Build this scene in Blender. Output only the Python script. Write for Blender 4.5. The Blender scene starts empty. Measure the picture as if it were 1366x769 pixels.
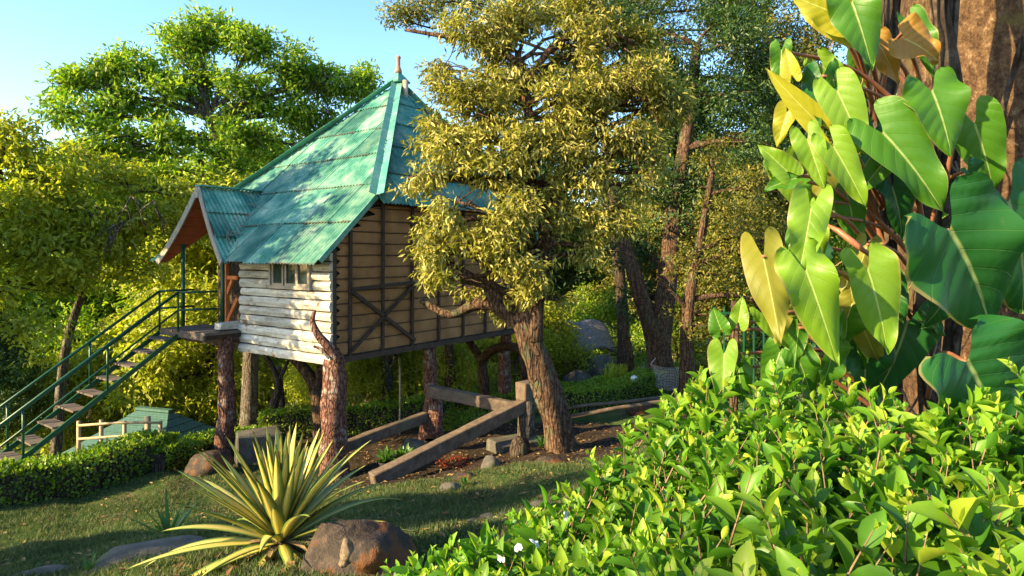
import bpy, bmesh, math, random
import numpy as np
from mathutils import Vector, Matrix, noise as mnoise

# ------------------------------------------------------------------ camera, sky, sun, exposure
F, CX, HY, ZC = 850.0, 683.0, 340.0, 1.6          # focal length (px of the 1366 px photo), principal x, horizon row, eye height
scene = bpy.context.scene
C = scene.collection
cam = bpy.data.objects.new('camera', bpy.data.cameras.new('camera'))
cam.location = (0, 0, ZC); cam.rotation_euler = (math.pi/2, 0, 0)
cam.data.sensor_width = 36; cam.data.lens = F/1366*36
cam.data.shift_y = -(384.5-HY)/1366
cam.data.clip_start = 0.05; cam.data.clip_end = 3000
C.objects.link(cam); scene.camera = cam

SUN_AZ, SUN_EL = math.radians(-116), math.radians(25)     # azimuth from +Y, clockwise; low evening sun from the left, a little behind
to_sun = Vector((math.sin(SUN_AZ)*math.cos(SUN_EL), math.cos(SUN_AZ)*math.cos(SUN_EL), math.sin(SUN_EL)))
world = bpy.data.worlds.new('World'); scene.world = world; world.use_nodes = True
nt = world.node_tree
sky = nt.nodes.new('ShaderNodeTexSky'); sky.sky_type = 'NISHITA'; sky.sun_disc = False
sky.sun_elevation = SUN_EL; sky.sun_rotation = SUN_AZ
sky.air_density = 1.0; sky.dust_density = 0.5; sky.ozone_density = 1.5
hsv = nt.nodes.new('ShaderNodeHueSaturation'); hsv.inputs['Saturation'].default_value = 1.2; hsv.inputs['Hue'].default_value = 0.5
nt.links.new(sky.outputs[0], hsv.inputs['Color']); nt.links.new(hsv.outputs[0], nt.nodes['Background'].inputs[0])
nt.nodes['Background'].inputs[1].default_value = 0.14
sun = bpy.data.objects.new('sun', bpy.data.lights.new('sun', 'SUN'))
sun.data.energy = 5.0; sun.data.angle = math.radians(0.5); sun.data.color = (1.0, 0.78, 0.42)
sun.rotation_euler = to_sun.to_track_quat('Z', 'Y').to_euler(); sun.location = (-20, -8, 20)
C.objects.link(sun)
vs = scene.view_settings
vs.view_transform = 'Standard'; vs.look = 'None'; vs.gamma = 1.0; vs.use_curve_mapping = False
vs.exposure = 1.72
scene.cycles.max_bounces = 7; scene.cycles.diffuse_bounces = 4; scene.cycles.glossy_bounces = 2
scene.cycles.transmission_bounces = 4; scene.cycles.transparent_max_bounces = 4
scene.cycles.use_denoising = True

def P(px, py, d):
    """a point seen at pixel (px, py) of the photo, d metres ahead of the camera"""
    return Vector(((px-CX)/F*d, d, ZC-(py-HY)/F*d))

# ------------------------------------------------------------------ object helpers
def tag(o, label=None, cat=None, group=None, kind=None):
    if label: o['label'] = label
    if cat: o['category'] = cat
    if group: o['group'] = group
    if kind: o['kind'] = kind
    return o

def link(name, me, mat=None, parent=None):
    o = bpy.data.objects.new(name, me); C.objects.link(o)
    if mat and me is not None and len(me.materials) == 0: me.materials.append(mat)
    if parent is not None: o.parent = parent
    return o

def thing(name, label, cat, loc=(0, 0, 0), rz=0.0, group=None):
    o = bpy.data.objects.new(name, None); C.objects.link(o)
    o.location = loc; o.rotation_euler = (0, 0, rz); o.empty_display_size = 0.2
    return tag(o, label, cat, group)

def mesh_np(name, V, faces_idx, nper, uv=None, smooth=False):
    """mesh from numpy: V (n,3); faces_idx flat loop indices, nper corners per face"""
    me = bpy.data.meshes.new(name)
    V = np.asarray(V, np.float32); L = np.asarray(faces_idx, np.int32).ravel()
    nf = len(L)//nper
    me.vertices.add(len(V)); me.vertices.foreach_set('co', V.ravel())
    me.loops.add(len(L)); me.loops.foreach_set('vertex_index', L)
    me.polygons.add(nf)
    me.polygons.foreach_set('loop_start', np.arange(0, nf*nper, nper, dtype=np.int32))
    if smooth: me.polygons.foreach_set('use_smooth', np.ones(nf, bool))
    if uv is not None:
        l = me.uv_layers.new(name='UVMap'); l.data.foreach_set('uv', np.asarray(uv, np.float32)[L].ravel())
    me.update(calc_edges=True); me.validate()
    return me

class MB:
    """collects boxes, bars and tubes into one mesh"""
    def __init__(s): s.v = []; s.f = []
    def add(s, V, Fc):
        n = len(s.v); s.v += [tuple(p) for p in V]; s.f += [tuple(i+n for i in f) for f in Fc]; return s
    def box(s, c, size, M=None, jit=0.0, rnd=random):
        x, y, z = size[0]/2, size[1]/2, size[2]/2
        V = [Vector((a*x, b*y, d*z)) for a in (-1, 1) for b in (-1, 1) for d in (-1, 1)]
        if jit: V = [p+Vector([rnd.uniform(-jit, jit) for _ in range(3)]) for p in V]
        if M is not None: V = [M@p for p in V]
        V = [p+Vector(c) for p in V]
        return s.add(V, [(0, 1, 3, 2), (4, 6, 7, 5), (0, 4, 5, 1), (2, 3, 7, 6), (0, 2, 6, 4), (1, 5, 7, 3)])
    def bar(s, a, b, w, h, up=(0, 0, 1)):
        """rectangular bar from a to b, w wide, h high"""
        a = Vector(a); b = Vector(b); d = (b-a).normalized(); up = Vector(up)
        sd = d.cross(up)
        if sd.length < 1e-4: sd = d.cross(Vector((1, 0, 0)))
        sd.normalize(); up = sd.cross(d)
        V = [p+sd*w/2*i+up*h/2*j for p in (a, b) for i, j in ((-1, -1), (1, -1), (1, 1), (-1, 1))]
        return s.add(V, [(3, 2, 1, 0), (4, 5, 6, 7), (0, 1, 5, 4), (1, 2, 6, 5), (2, 3, 7, 6), (3, 0, 4, 7)])
    def tube(s, pts, rad, n=8, rough=0.0, seed=0.0, cap=True):
        pts = [Vector(p) for p in pts]
        if not hasattr(rad, '__len__'): rad = [rad]*len(pts)
        base = len(s.v); ref = None
        for i, p in enumerate(pts):
            d = (pts[min(i+1, len(pts)-1)]-pts[max(i-1, 0)])
            d = d.normalized() if d.length > 1e-6 else Vector((0, 0, 1))
            if ref is None:
                ref = d.cross(Vector((0.3, 1, 0.2))); ref.normalize()
            ref = (ref-d*ref.dot(d)); ref.normalize(); bi = d.cross(ref)
            for k in range(n):
                t = 2*math.pi*k/n; r = rad[i]
                if rough:
                    r *= 1+rough*(0.6*math.sin(3*t+seed+i*0.25)+0.5*math.sin(5*t+seed*2.1-i*0.4)+0.8*(mnoise.noise(Vector((math.cos(t)*2+seed, math.sin(t)*2, i*0.5)))))
                s.v.append(tuple(p+(ref*math.cos(t)+bi*math.sin(t))*r))
        for i in range(len(pts)-1):
            for k in range(n):
                a = base+i*n+k; b = base+i*n+(k+1) % n
                s.f.append((a, b, b+n, a+n))
        if cap:
            s.f.append(tuple(base+k for k in range(n-1, -1, -1)))
            s.f.append(tuple(base+(len(pts)-1)*n+k for k in range(n)))
        return s
    def mesh(s, name, smooth=False):
        me = bpy.data.meshes.new(name); me.from_pydata(s.v, [], s.f); me.update()
        if smooth: me.polygons.foreach_set('use_smooth', np.ones(len(me.polygons), bool))
        return me
    def build(s, name, mat, parent=None, smooth=False, bevel=0.0):
        o = link(name, s.mesh(name, smooth), mat, parent)
        if bevel:
            m = o.modifiers.new('bevel', 'BEVEL'); m.width = bevel; m.segments = 1
        return o

def bez(a, b, c, n):
    a, b, c = Vector(a), Vector(b), Vector(c)
    return [a*(1-t)**2+b*2*t*(1-t)+c*t*t for t in [i/(n-1) for i in range(n)]]

def spline(pts, n):
    """Catmull-Rom through pts, n samples per span"""
    pts = [Vector(p) for p in pts]; out = []
    for i in range(len(pts)-1):
        p0 = pts[max(i-1, 0)]; p1 = pts[i]; p2 = pts[i+1]; p3 = pts[min(i+2, len(pts)-1)]
        for k in range(n):
            t = k/n
            out.append(0.5*((2*p1)+(p2-p0)*t+(2*p0-5*p1+4*p2-p3)*t*t+(3*p1-p0-3*p2+p3)*t**3))
    out.append(pts[-1]); return out

# ------------------------------------------------------------------ materials
def new_mat(name):
    m = bpy.data.materials.new(name); m.use_nodes = True
    t = m.node_tree; b = t.nodes['Principled BSDF']; return m, t, b

def ramp(t, stops, src=None, interp='LINEAR'):
    r = t.nodes.new('ShaderNodeValToRGB'); r.color_ramp.interpolation = interp
    e = r.color_ramp.elements
    while len(e) < len(stops): e.new(0.5)
    for k, (p, c) in enumerate(stops): e[k].position = p; e[k].color = (*c, 1) if len(c) == 3 else c
    if src is not None: t.links.new(src, r.inputs[0])
    return r

def noise_node(t, scale, detail=5, rough=0.6, coord='Object', vec=None, dist=0.0):
    n = t.nodes.new('ShaderNodeTexNoise'); n.inputs['Scale'].default_value = scale
    n.inputs['Detail'].default_value = detail; n.inputs['Roughness'].default_value = rough
    n.inputs['Distortion'].default_value = dist
    if vec is None:
        tc = t.nodes.new('ShaderNodeTexCoord'); vec = tc.outputs[coord]
    t.links.new(vec, n.inputs['Vector']); return n

def mapping(t, scale, coord='Object'):
    tc = t.nodes.new('ShaderNodeTexCoord'); m = t.nodes.new('ShaderNodeMapping')
    m.inputs['Scale'].default_value = scale; t.links.new(tc.outputs[coord], m.inputs['Vector']); return m.outputs[0]

def bump(t, b, src, strength=0.4, dist=0.02):
    n = t.nodes.new('ShaderNodeBump'); n.inputs['Strength'].default_value = strength; n.inputs['Distance'].default_value = dist
    t.links.new(src, n.inputs['Height']); t.links.new(n.outputs[0], b.inputs['Normal']); return n

def mixc(t, fac, a, b, mode='MIX'):
    n = t.nodes.new('ShaderNodeMix'); n.data_type = 'RGBA'; n.blend_type = mode
    for sock, val in ((n.inputs[0], fac), (n.inputs[6], a), (n.inputs[7], b)):
        if hasattr(val, 'is_output') or isinstance(val, bpy.types.NodeSocket): t.links.new(val, sock)
        elif isinstance(val, (int, float)): sock.default_value = val
        else: sock.default_value = (*val, 1)
    return n.outputs[2]

def rough_mat(name, cols, scale=6, stretch=(1, 1, 1), rough=0.8, bmp=0.5, bdist=0.02, scale2=40, spec=0.3, objrand=0.0, second=None):
    """mottled surface: colour ramp over stretched noise, fine relief"""
    m, t, b = new_mat(name)
    v = mapping(t, stretch)
    n = noise_node(t, scale, 6, 0.65, vec=v); n2 = noise_node(t, scale2, 4, 0.7, vec=v)
    mid = t.nodes.new('ShaderNodeMath'); mid.operation = 'MULTIPLY_ADD'; mid.inputs[1].default_value = 0.65
    m2 = t.nodes.new('ShaderNodeMath'); m2.operation = 'MULTIPLY'; m2.inputs[1].default_value = 0.35
    t.links.new(n2.outputs[0], m2.inputs[0]); t.links.new(n.outputs[0], mid.inputs[0]); t.links.new(m2.outputs[0], mid.inputs[2])
    k = len(cols); r = ramp(t, [(0.32+0.36*i/max(1, k-1), c) for i, c in enumerate(cols)], mid.outputs[0])
    col = r.outputs[0]
    if second:                                         # a second stain colour in patches: (colour, scale, threshold)
        n3 = noise_node(t, second[1], 4, 0.6, coord='Object')
        f = ramp(t, [(second[2], (0, 0, 0)), (second[2]+0.08, (1, 1, 1))], n3.outputs[0])
        col = mixc(t, f.outputs[0], col, second[0])
    if objrand:
        oi = t.nodes.new('ShaderNodeObjectInfo'); mr = t.nodes.new('ShaderNodeMapRange')
        mr.inputs[3].default_value = 1-objrand; mr.inputs[4].default_value = 1+objrand
        t.links.new(oi.outputs['Random'], mr.inputs[0])
        hs = t.nodes.new('ShaderNodeHueSaturation'); t.links.new(mr.outputs[0], hs.inputs['Value']); t.links.new(col, hs.inputs['Color']); col = hs.outputs[0]
    t.links.new(col, b.inputs['Base Color'])
    b.inputs['Roughness'].default_value = rough; b.inputs['Specular IOR Level'].default_value = spec
    if bmp: bump(t, b, mid.outputs[0], bmp, bdist)
    return m

def leaf_mat(name, cols, trans=0.35, rough=0.45, spec=0.35, tint=(1.1, 1.25, 0.42)):
    """thin leaf: colour varies leaf by leaf, light shines through"""
    m, t, b = new_mat(name)
    g = t.nodes.new('ShaderNodeNewGeometry')
    k = len(cols); r = ramp(t, [(i/(k-1), c) for i, c in enumerate(cols)], g.outputs['Random Per Island'])
    n = noise_node(t, 0.7, 2, 0.5, coord='Object')
    mr = t.nodes.new('ShaderNodeMapRange'); mr.inputs[1].default_value = 0.3; mr.inputs[2].default_value = 0.7
    mr.inputs[3].default_value = 0.75; mr.inputs[4].default_value = 1.25
    t.links.new(n.outputs[0], mr.inputs[0])
    hs = t.nodes.new('ShaderNodeHueSaturation'); t.links.new(mr.outputs[0], hs.inputs['Value']); t.links.new(r.outputs[0], hs.inputs['Color'])
    t.links.new(hs.outputs[0], b.inputs['Base Color'])
    b.inputs['Roughness'].default_value = rough; b.inputs['Specular IOR Level'].default_value = spec
    tr = t.nodes.new('ShaderNodeBsdfTranslucent')
    t.links.new(mixc(t, 1.0, hs.outputs[0], tint, 'MULTIPLY'), tr.inputs[0])
    mx = t.nodes.new('ShaderNodeMixShader'); mx.inputs[0].default_value = trans
    t.links.new(b.outputs[0], mx.inputs[1]); t.links.new(tr.outputs[0], mx.inputs[2])
    t.links.new(mx.outputs[0], t.nodes['Material Output'].inputs[0])
    return m

def bark_mat(name, dark, mid, pale, lichen, scale=13.0, stretch=0.13, patch=0.56):
    """furrowed bark: stretched cracks, flaky plates, pale lichen patches"""
    m, t, b = new_mat(name); v = mapping(t, (1, 1, stretch))
    w = noise_node(t, 3, 3, 0.6, vec=v); vm = t.nodes.new('ShaderNodeVectorMath'); vm.operation = 'MULTIPLY_ADD'
    vm.inputs[1].default_value = (0.25, 0.25, 0.25); t.links.new(w.outputs['Color'], vm.inputs[0]); t.links.new(v, vm.inputs[2])
    vo = t.nodes.new('ShaderNodeTexVoronoi'); vo.feature = 'DISTANCE_TO_EDGE'; vo.inputs['Scale'].default_value = scale; t.links.new(vm.outputs[0], vo.inputs['Vector'])
    n = noise_node(t, 16, 6, 0.7); n2 = noise_node(t, 2.6, 5, 0.65)
    crack = ramp(t, [(0.0, (0.35, 0.35, 0.35)), (0.13, (1, 1, 1))], vo.outputs['Distance'])
    c = ramp(t, [(0.34, dark), (0.5, mid), (0.66, pale)], n.outputs[0])
    f = ramp(t, [(patch, (0, 0, 0)), (patch+0.07, (1, 1, 1))], n2.outputs[0]); c = mixc(t, f.outputs[0], c.outputs[0], lichen)
    c = mixc(t, crack.outputs[0], tuple(x*0.5 for x in dark), c)
    t.links.new(c, b.inputs['Base Color']); b.inputs['Roughness'].default_value = 0.92; b.inputs['Specular IOR Level'].default_value = 0.15
    ml = t.nodes.new('ShaderNodeMath'); ml.operation = 'MULTIPLY_ADD'; ml.inputs[1].default_value = 0.5; t.links.new(n.outputs[0], ml.inputs[0]); t.links.new(crack.outputs[0], ml.inputs[2])
    bump(t, b, ml.outputs[0], 1.0, 0.035); return m

M = {}
M['bark_grey'] = bark_mat('bark_grey', (0.045, 0.033, 0.024), (0.12, 0.095, 0.07), (0.24, 0.20, 0.16), (0.20, 0.19, 0.15))
M['bark_warm'] = bark_mat('bark_warm', (0.04, 0.022, 0.014), (0.105, 0.06, 0.036), (0.20, 0.125, 0.078), (0.10, 0.10, 0.055))
M['bark_post'] = bark_mat('bark_post', (0.06, 0.026, 0.02), (0.17, 0.08, 0.058), (0.30, 0.17, 0.12), (0.30, 0.25, 0.21), 16, 0.3, 0.55)
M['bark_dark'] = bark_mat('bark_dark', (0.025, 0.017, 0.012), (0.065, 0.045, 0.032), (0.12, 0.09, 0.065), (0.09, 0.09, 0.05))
M['trunk_big'] = rough_mat('trunk_big', [(0.012, 0.007, 0.004), (0.055, 0.03, 0.016), (0.12, 0.07, 0.036), (0.30, 0.20, 0.11)], 26, (1, 1, 0.75), 0.95, 1.0, 0.02, scale2=90, spec=0.15, second=((0.10, 0.075, 0.025), 5, 0.60))
M['rock'] = rough_mat('rock', [(0.012, 0.009, 0.007), (0.04, 0.027, 0.018), (0.11, 0.075, 0.05)], 8, (1, 1, 1), 0.7, 1.0, 0.04, second=((0.12, 0.045, 0.013), 3.5, 0.50))
M['rock_grey'] = rough_mat('rock_grey', [(0.035, 0.03, 0.025), (0.09, 0.08, 0.065), (0.18, 0.16, 0.135)], 3, (1, 1, 1), 0.85, 0.8, 0.03, second=((0.07, 0.09, 0.035), 2.5, 0.56))
M['rock_tan'] = rough_mat('rock_tan', [(0.06, 0.04, 0.025), (0.17, 0.12, 0.075), (0.30, 0.23, 0.15)], 9, (1, 1, 1), 0.8, 0.9, 0.02)
M['concrete_wood'] = rough_mat('concrete_wood', [(0.05, 0.035, 0.025), (0.12, 0.085, 0.06), (0.21, 0.155, 0.11)], 7, (1, 1, 1), 0.85, 0.5, 0.015, second=((0.12, 0.11, 0.07), 3, 0.58))
M['plank'] = rough_mat('plank', [(0.18, 0.15, 0.105), (0.50, 0.455, 0.37), (0.72, 0.68, 0.58)], 5, (1, 0.35, 2.2), 0.75, 0.6, 0.015, second=((0.22, 0.15, 0.09), 3.2, 0.60), objrand=0.22)
M['mat'] = None
M['batten'] = rough_mat('batten', [(0.025, 0.016, 0.012), (0.08, 0.052, 0.036)], 8, (1, 1, 1), 0.8, 0.4)
M['deck'] = rough_mat('deck', [(0.045, 0.034, 0.027), (0.11, 0.085, 0.068), (0.19, 0.155, 0.13)], 6, (1, 4, 1), 0.8, 0.5)
M['window_frame'] = rough_mat('window_frame', [(0.22, 0.17, 0.12), (0.40, 0.34, 0.26)], 12, (1, 1, 0.5), 0.6, 0.3)
M['orange_wood'] = rough_mat('orange_wood', [(0.40, 0.10, 0.025), (0.55, 0.17, 0.045)], 6, (1, 1, 0.3), 0.55, 0.3)
M['soffit'] = rough_mat('soffit', [(0.36, 0.075, 0.028), (0.50, 0.13, 0.045)], 5, (1, 0.4, 1), 0.6, 0.3, objrand=0.1)
M['barge'] = rough_mat('barge', [(0.30, 0.24, 0.18), (0.46, 0.39, 0.31)], 8, (1, 1, 1), 0.7, 0.3)
M['green_metal'] = rough_mat('green_metal', [(0.004, 0.045, 0.018), (0.009, 0.085, 0.036)], 9, (1, 1, 1), 0.4, 0.15, spec=0.5)
M['terracotta'] = rough_mat('terracotta', [(0.25, 0.11, 0.07), (0.42, 0.24, 0.17)], 10, (1, 1, 1), 0.8, 0.4)
M['pipe'] = rough_mat('pipe', [(0.30, 0.23, 0.15), (0.46, 0.38, 0.27)], 10, (1, 1, 0.4), 0.5, 0.2)
M['black_plastic'] = rough_mat('black_plastic', [(0.012, 0.012, 0.014), (0.03, 0.03, 0.032)], 10, (1, 1, 1), 0.45, 0.1, spec=0.5)
M['bamboo'] = rough_mat('bamboo', [(0.28, 0.20, 0.11), (0.46, 0.36, 0.22)], 10, (1, 1, 0.4), 0.6, 0.2)
M['thatch'] = rough_mat('thatch', [(0.08, 0.072, 0.066), (0.20, 0.18, 0.165), (0.34, 0.315, 0.29)], 9, (1, 1, 3), 0.9, 0.8, 0.04)
M['twig'] = rough_mat('twig', [(0.16, 0.10, 0.06), (0.36, 0.27, 0.18)], 10, (1, 1, 1), 0.85, 0.2)
M['hammock'] = rough_mat('hammock', [(0.30, 0.29, 0.25), (0.46, 0.45, 0.40)], 20, (1, 1, 1), 0.9, 0.2)
M['petiole'] = rough_mat('petiole', [(0.16, 0.06, 0.03), (0.34, 0.14, 0.07)], 8, (1, 1, 1), 0.45, 0.1, spec=0.45)
M['stem_brown'] = rough_mat('stem_brown', [(0.10, 0.06, 0.035), (0.28, 0.19, 0.11)], 14, (1, 1, 1), 0.8, 0.6)
M['white'] = rough_mat('white', [(0.7, 0.7, 0.68), (0.8, 0.8, 0.78)], 8, (1, 1, 1), 0.5, 0.05)
M['pink_wall'] = rough_mat('pink_wall', [(0.30, 0.16, 0.10), (0.42, 0.26, 0.18)], 2, (1, 1, 1), 0.9, 0.3)

def glass_mat():
    m, t, b = new_mat('window_glass')
    b.inputs['Base Color'].default_value = (0.02, 0.03, 0.035, 1); b.inputs['Roughness'].default_value = 0.06
    b.inputs['Specular IOR Level'].default_value = 0.8
    n = noise_node(t, 3, 2, 0.5); bump(t, b, n.outputs[0], 0.08, 0.02); return m
M['glass'] = glass_mat()

def mat_weave():
    """woven split-bamboo mat behind fine wire netting"""
    m, t, b = new_mat('bamboo_mat')
    n = noise_node(t, 2.2, 5, 0.6, vec=mapping(t, (1, 1, 1))); n2 = noise_node(t, 30, 3, 0.6, vec=mapping(t, (1, 1, 5)))
    r = ramp(t, [(0.3, (0.19, 0.075, 0.02)), (0.5, (0.38, 0.17, 0.05)), (0.7, (0.54, 0.28, 0.095))], n.outputs[0])
    ck = t.nodes.new('ShaderNodeTexWave'); ck.wave_type = 'BANDS'; ck.bands_direction = 'DIAGONAL'; ck.inputs['Scale'].default_value = 9
    t.links.new(mapping(t, (1, 1, 1)), ck.inputs['Vector'])
    ck2 = t.nodes.new('ShaderNodeTexWave'); ck2.bands_direction = 'DIAGONAL'; ck2.inputs['Scale'].default_value = 9
    t.links.new(mapping(t, (-1, 1, 1)), ck2.inputs['Vector'])
    mx = t.nodes.new('ShaderNodeMath'); mx.operation = 'MAXIMUM'; t.links.new(ck.outputs[1], mx.inputs[0]); t.links.new(ck2.outputs[1], mx.inputs[1])
    th = ramp(t, [(0.90, (0, 0, 0)), (0.97, (1, 1, 1))], mx.outputs[0])
    c = mixc(t, 0.35, r.outputs[0], mixc(t, n2.outputs[0], (0.09, 0.04, 0.012), (0.46, 0.25, 0.085)))
    mul = t.nodes.new('ShaderNodeMath'); mul.operation = 'MULTIPLY'; mul.inputs[1].default_value = 0.75; t.links.new(th.outputs[0], mul.inputs[0])
    c = mixc(t, mul.outputs[0], c, (0.06, 0.05, 0.045))
    t.links.new(c, b.inputs['Base Color']); b.inputs['Roughness'].default_value = 0.85
    bump(t, b, mx.outputs[0], 0.5, 0.01); return m
M['mat'] = mat_weave()

def roof_paint():
    """weathered green painted iron, pale patches for faded paint and painted-in dappled sun, rust and lap shadow coloured at the sheet ends"""
    m, t, b = new_mat('green_iron')
    n = noise_node(t, 1.6, 6, 0.65); n2 = noise_node(t, 14, 4, 0.7)
    r = ramp(t, [(0.30, (0.02, 0.105, 0.07)), (0.44, (0.05, 0.19, 0.13)), (0.56, (0.15, 0.30, 0.205)), (0.72, (0.36, 0.44, 0.31))], n.outputs[0])
    oi = t.nodes.new('ShaderNodeObjectInfo'); mr = t.nodes.new('ShaderNodeMapRange'); mr.inputs[3].default_value = 0.68; mr.inputs[4].default_value = 1.35
    t.links.new(oi.outputs['Random'], mr.inputs[0])
    hs = t.nodes.new('ShaderNodeHueSaturation'); t.links.new(mr.outputs[0], hs.inputs['Value']); t.links.new(r.outputs[0], hs.inputs['Color'])
    uv = t.nodes.new('ShaderNodeTexCoord'); sp = t.nodes.new('ShaderNodeSeparateXYZ'); t.links.new(uv.outputs['UV'], sp.inputs[0])
    ad = t.nodes.new('ShaderNodeMath'); ad.operation = 'MULTIPLY_ADD'; ad.inputs[1].default_value = 0.16
    t.links.new(n2.outputs[0], ad.inputs[0]); t.links.new(sp.outputs[1], ad.inputs[2])
    rs = ramp(t, [(0.085, (1, 1, 1)), (0.11, (0, 0, 0))], ad.outputs[0])
    c = mixc(t, rs.outputs[0], hs.outputs[0], (0.11, 0.085, 0.05))
    t.links.new(c, b.inputs['Base Color']); b.inputs['Roughness'].default_value = 0.5; b.inputs['Specular IOR Level'].default_value = 0.4
    bump(t, b, n2.outputs[0], 0.12, 0.01); return m
M['roof'] = roof_paint()

# foliage
M['lf_gold'] = leaf_mat('leaf_gold', [(0.10, 0.125, 0.025), (0.31, 0.28, 0.05), (0.52, 0.44, 0.10), (0.15, 0.17, 0.03), (0.38, 0.32, 0.065)], 0.36, 0.4, 0.4)
M['lf_green'] = leaf_mat('leaf_green', [(0.07, 0.18, 0.02), (0.20, 0.32, 0.025), (0.40, 0.46, 0.04), (0.12, 0.24, 0.022)], 0.5, 0.4)
M['lf_lime'] = leaf_mat('leaf_lime', [(0.18, 0.235, 0.02), (0.37, 0.385, 0.03), (0.54, 0.51, 0.06), (0.26, 0.305, 0.025)], 0.5, 0.45)
M['lf_dark'] = leaf_mat('leaf_dark', [(0.02, 0.06, 0.018), (0.045, 0.10, 0.022), (0.09, 0.13, 0.022), (0.03, 0.08, 0.028)], 0.32, 0.4)
M['lf_olive'] = leaf_mat('leaf_olive', [(0.05, 0.085, 0.018), (0.15, 0.16, 0.026), (0.33, 0.27, 0.045), (0.085, 0.115, 0.02)], 0.4, 0.45)
M['lf_hedge'] = leaf_mat('leaf_hedge', [(0.08, 0.17, 0.015), (0.17, 0.28, 0.02), (0.32, 0.38, 0.03)], 0.4, 0.4)
M['lf_weed'] = leaf_mat('leaf_weed', [(0.04, 0.12, 0.02), (0.10, 0.20, 0.03)], 0.3, 0.4)
M['lf_red'] = leaf_mat('leaf_red', [(0.30, 0.03, 0.02), (0.45, 0.07, 0.03), (0.06, 0.10, 0.02)], 0.3, 0.5)

# ------------------------------------------------------------------ terrain
ctrl = []                      # (x, y, z)
def cp(px, py, d): p = P(px, py, d); ctrl.append((p.x, p.y, p.z))
def cw(x, y, z): ctrl.append((x, y, z+ZC))
cp(370, 722, 4.6); cp(100, 745, 5.4); cp(560, 720, 5.8); cp(650, 690, 7.0); cp(640, 655, 8.6); cp(750, 608, 12.0); cp(660, 620, 11.0)
cp(445, 650, 11.6); cp(303, 603, 13.6); cp(580, 585, 14.5); cp(705, 572, 14.0); cp(100, 700, 9.5); cp(0, 700, 9.2); cp(200, 660, 11.0)
cp(800, 548, 17.0); cp(880, 520, 19.0); cp(940, 515, 18.0); cp(830, 590, 12.5); cp(880, 560, 14.0); cp(1000, 500, 20.0)
cw(0, 0, -1.55); cw(1.5, 3, -1.6); cw(3.0, 2.0, -1.35); cw(4, 6, -1.9); cw(-1.8, 2.2, -1.75); cw(-4, 2, -2.3); cw(-8, 5, -3.3)
cw(-8.5, 8.5, -4.1); cw(-12, 12, -4.7); cw(-8, 13.5, -4.5); cw(-14, 18, -7.0); cw(-13, 25, -9.0); cw(-5, 20, -5.6); cw(-6, 28, -8.2)
cw(3, 26, -5.2); cw(8, 28, -5.4); cw(14, 22, -3.6); cw(9, 12, -2.2); cw(0, -6, -1.0); cw(-8, -6, -1.8); cw(8, -6, -0.7); cw(-16, 4, -4.6)
cw(-20, -6, -4.0); cw(18, 4, -1.0); cw(0, 38, -7.2); cw(-16, 38, -10.0); cw(16, 38, -5.8); cw(-26, 20, -8.5); cw(26, 18, -3.0)
ctrl = np.array(ctrl)
def _k(r2): return np.where(r2 > 1e-9, 0.5*r2*np.log(np.maximum(r2, 1e-9)), 0.0)
_n = len(ctrl); _A = np.zeros((_n+3, _n+3))
_A[:_n, :_n] = _k(((ctrl[:, None, :2]-ctrl[None, :, :2])**2).sum(-1))+np.eye(_n)*3.0
_A[:_n, _n] = 1; _A[:_n, _n+1:] = ctrl[:, :2]; _A[_n, :_n] = 1; _A[_n+1:, :_n] = ctrl[:, :2].T
_w = np.linalg.solve(_A, np.concatenate([ctrl[:, 2], np.zeros(3)]))
def ground_np(x, y):
    x = np.asarray(x, float); y = np.asarray(y, float); sh = x.shape; x = x.ravel(); y = y.ravel()
    z = np.empty(len(x))
    for i in range(0, len(x), 20000):
        xs, ys = x[i:i+20000], y[i:i+20000]
        z[i:i+20000] = _k((xs[:, None]-ctrl[None, :, 0])**2+(ys[:, None]-ctrl[None, :, 1])**2)@_w[:_n]+_w[_n]+_w[_n+1]*xs+_w[_n+2]*ys
    r = np.hypot(x, y-10); s = np.clip((r-26)/26, 0, 1); s = s*s*(3-2*s)
    far = -6.2+0.05*np.clip(x, -60, 60)+ZC
    z = z*(1-s)+far*s
    d = np.hypot(x, y)
    z += (0.035*np.sin(x*2.1+1.3*np.sin(y*1.3))+0.03*np.sin(y*2.7+x*0.9)+0.018*np.sin(x*6.3+y*4.1)+0.014*np.sin(y*8.3-x*5.7))*np.clip(d/6, 0.3, 1)
    return z.reshape(sh)
def gz(x, y): return float(ground_np([x], [y])[0])

def dirt_np(x, y):
    """bare trodden earth: under the house, around the leaning tree and on the cut bank by the hedge"""
    v = np.zeros_like(x)
    for cx, cy, rx, ry in ((0.2, 11.8, 2.2, 1.1), (-1.6, 11.6, 2.2, 1.0), (-0.6, 13.6, 3.0, 2.0), (2.2, 13.4, 2.0, 1.0), (-4.4, 14.5, 4.0, 1.6)):
        v = np.maximum(v, 1.25-np.sqrt(((x-cx)/rx)**2+((y-cy)/ry)**2))
    nz = 0.35*np.sin(x*1.7+2*np.sin(y*0.9))+0.3*np.sin(y*2.3-x*1.1)+0.2*np.sin(x*5.1+y*3.3)
    return np.clip(v*1.6+nz*0.5+0.08, 0, 1)

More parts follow.
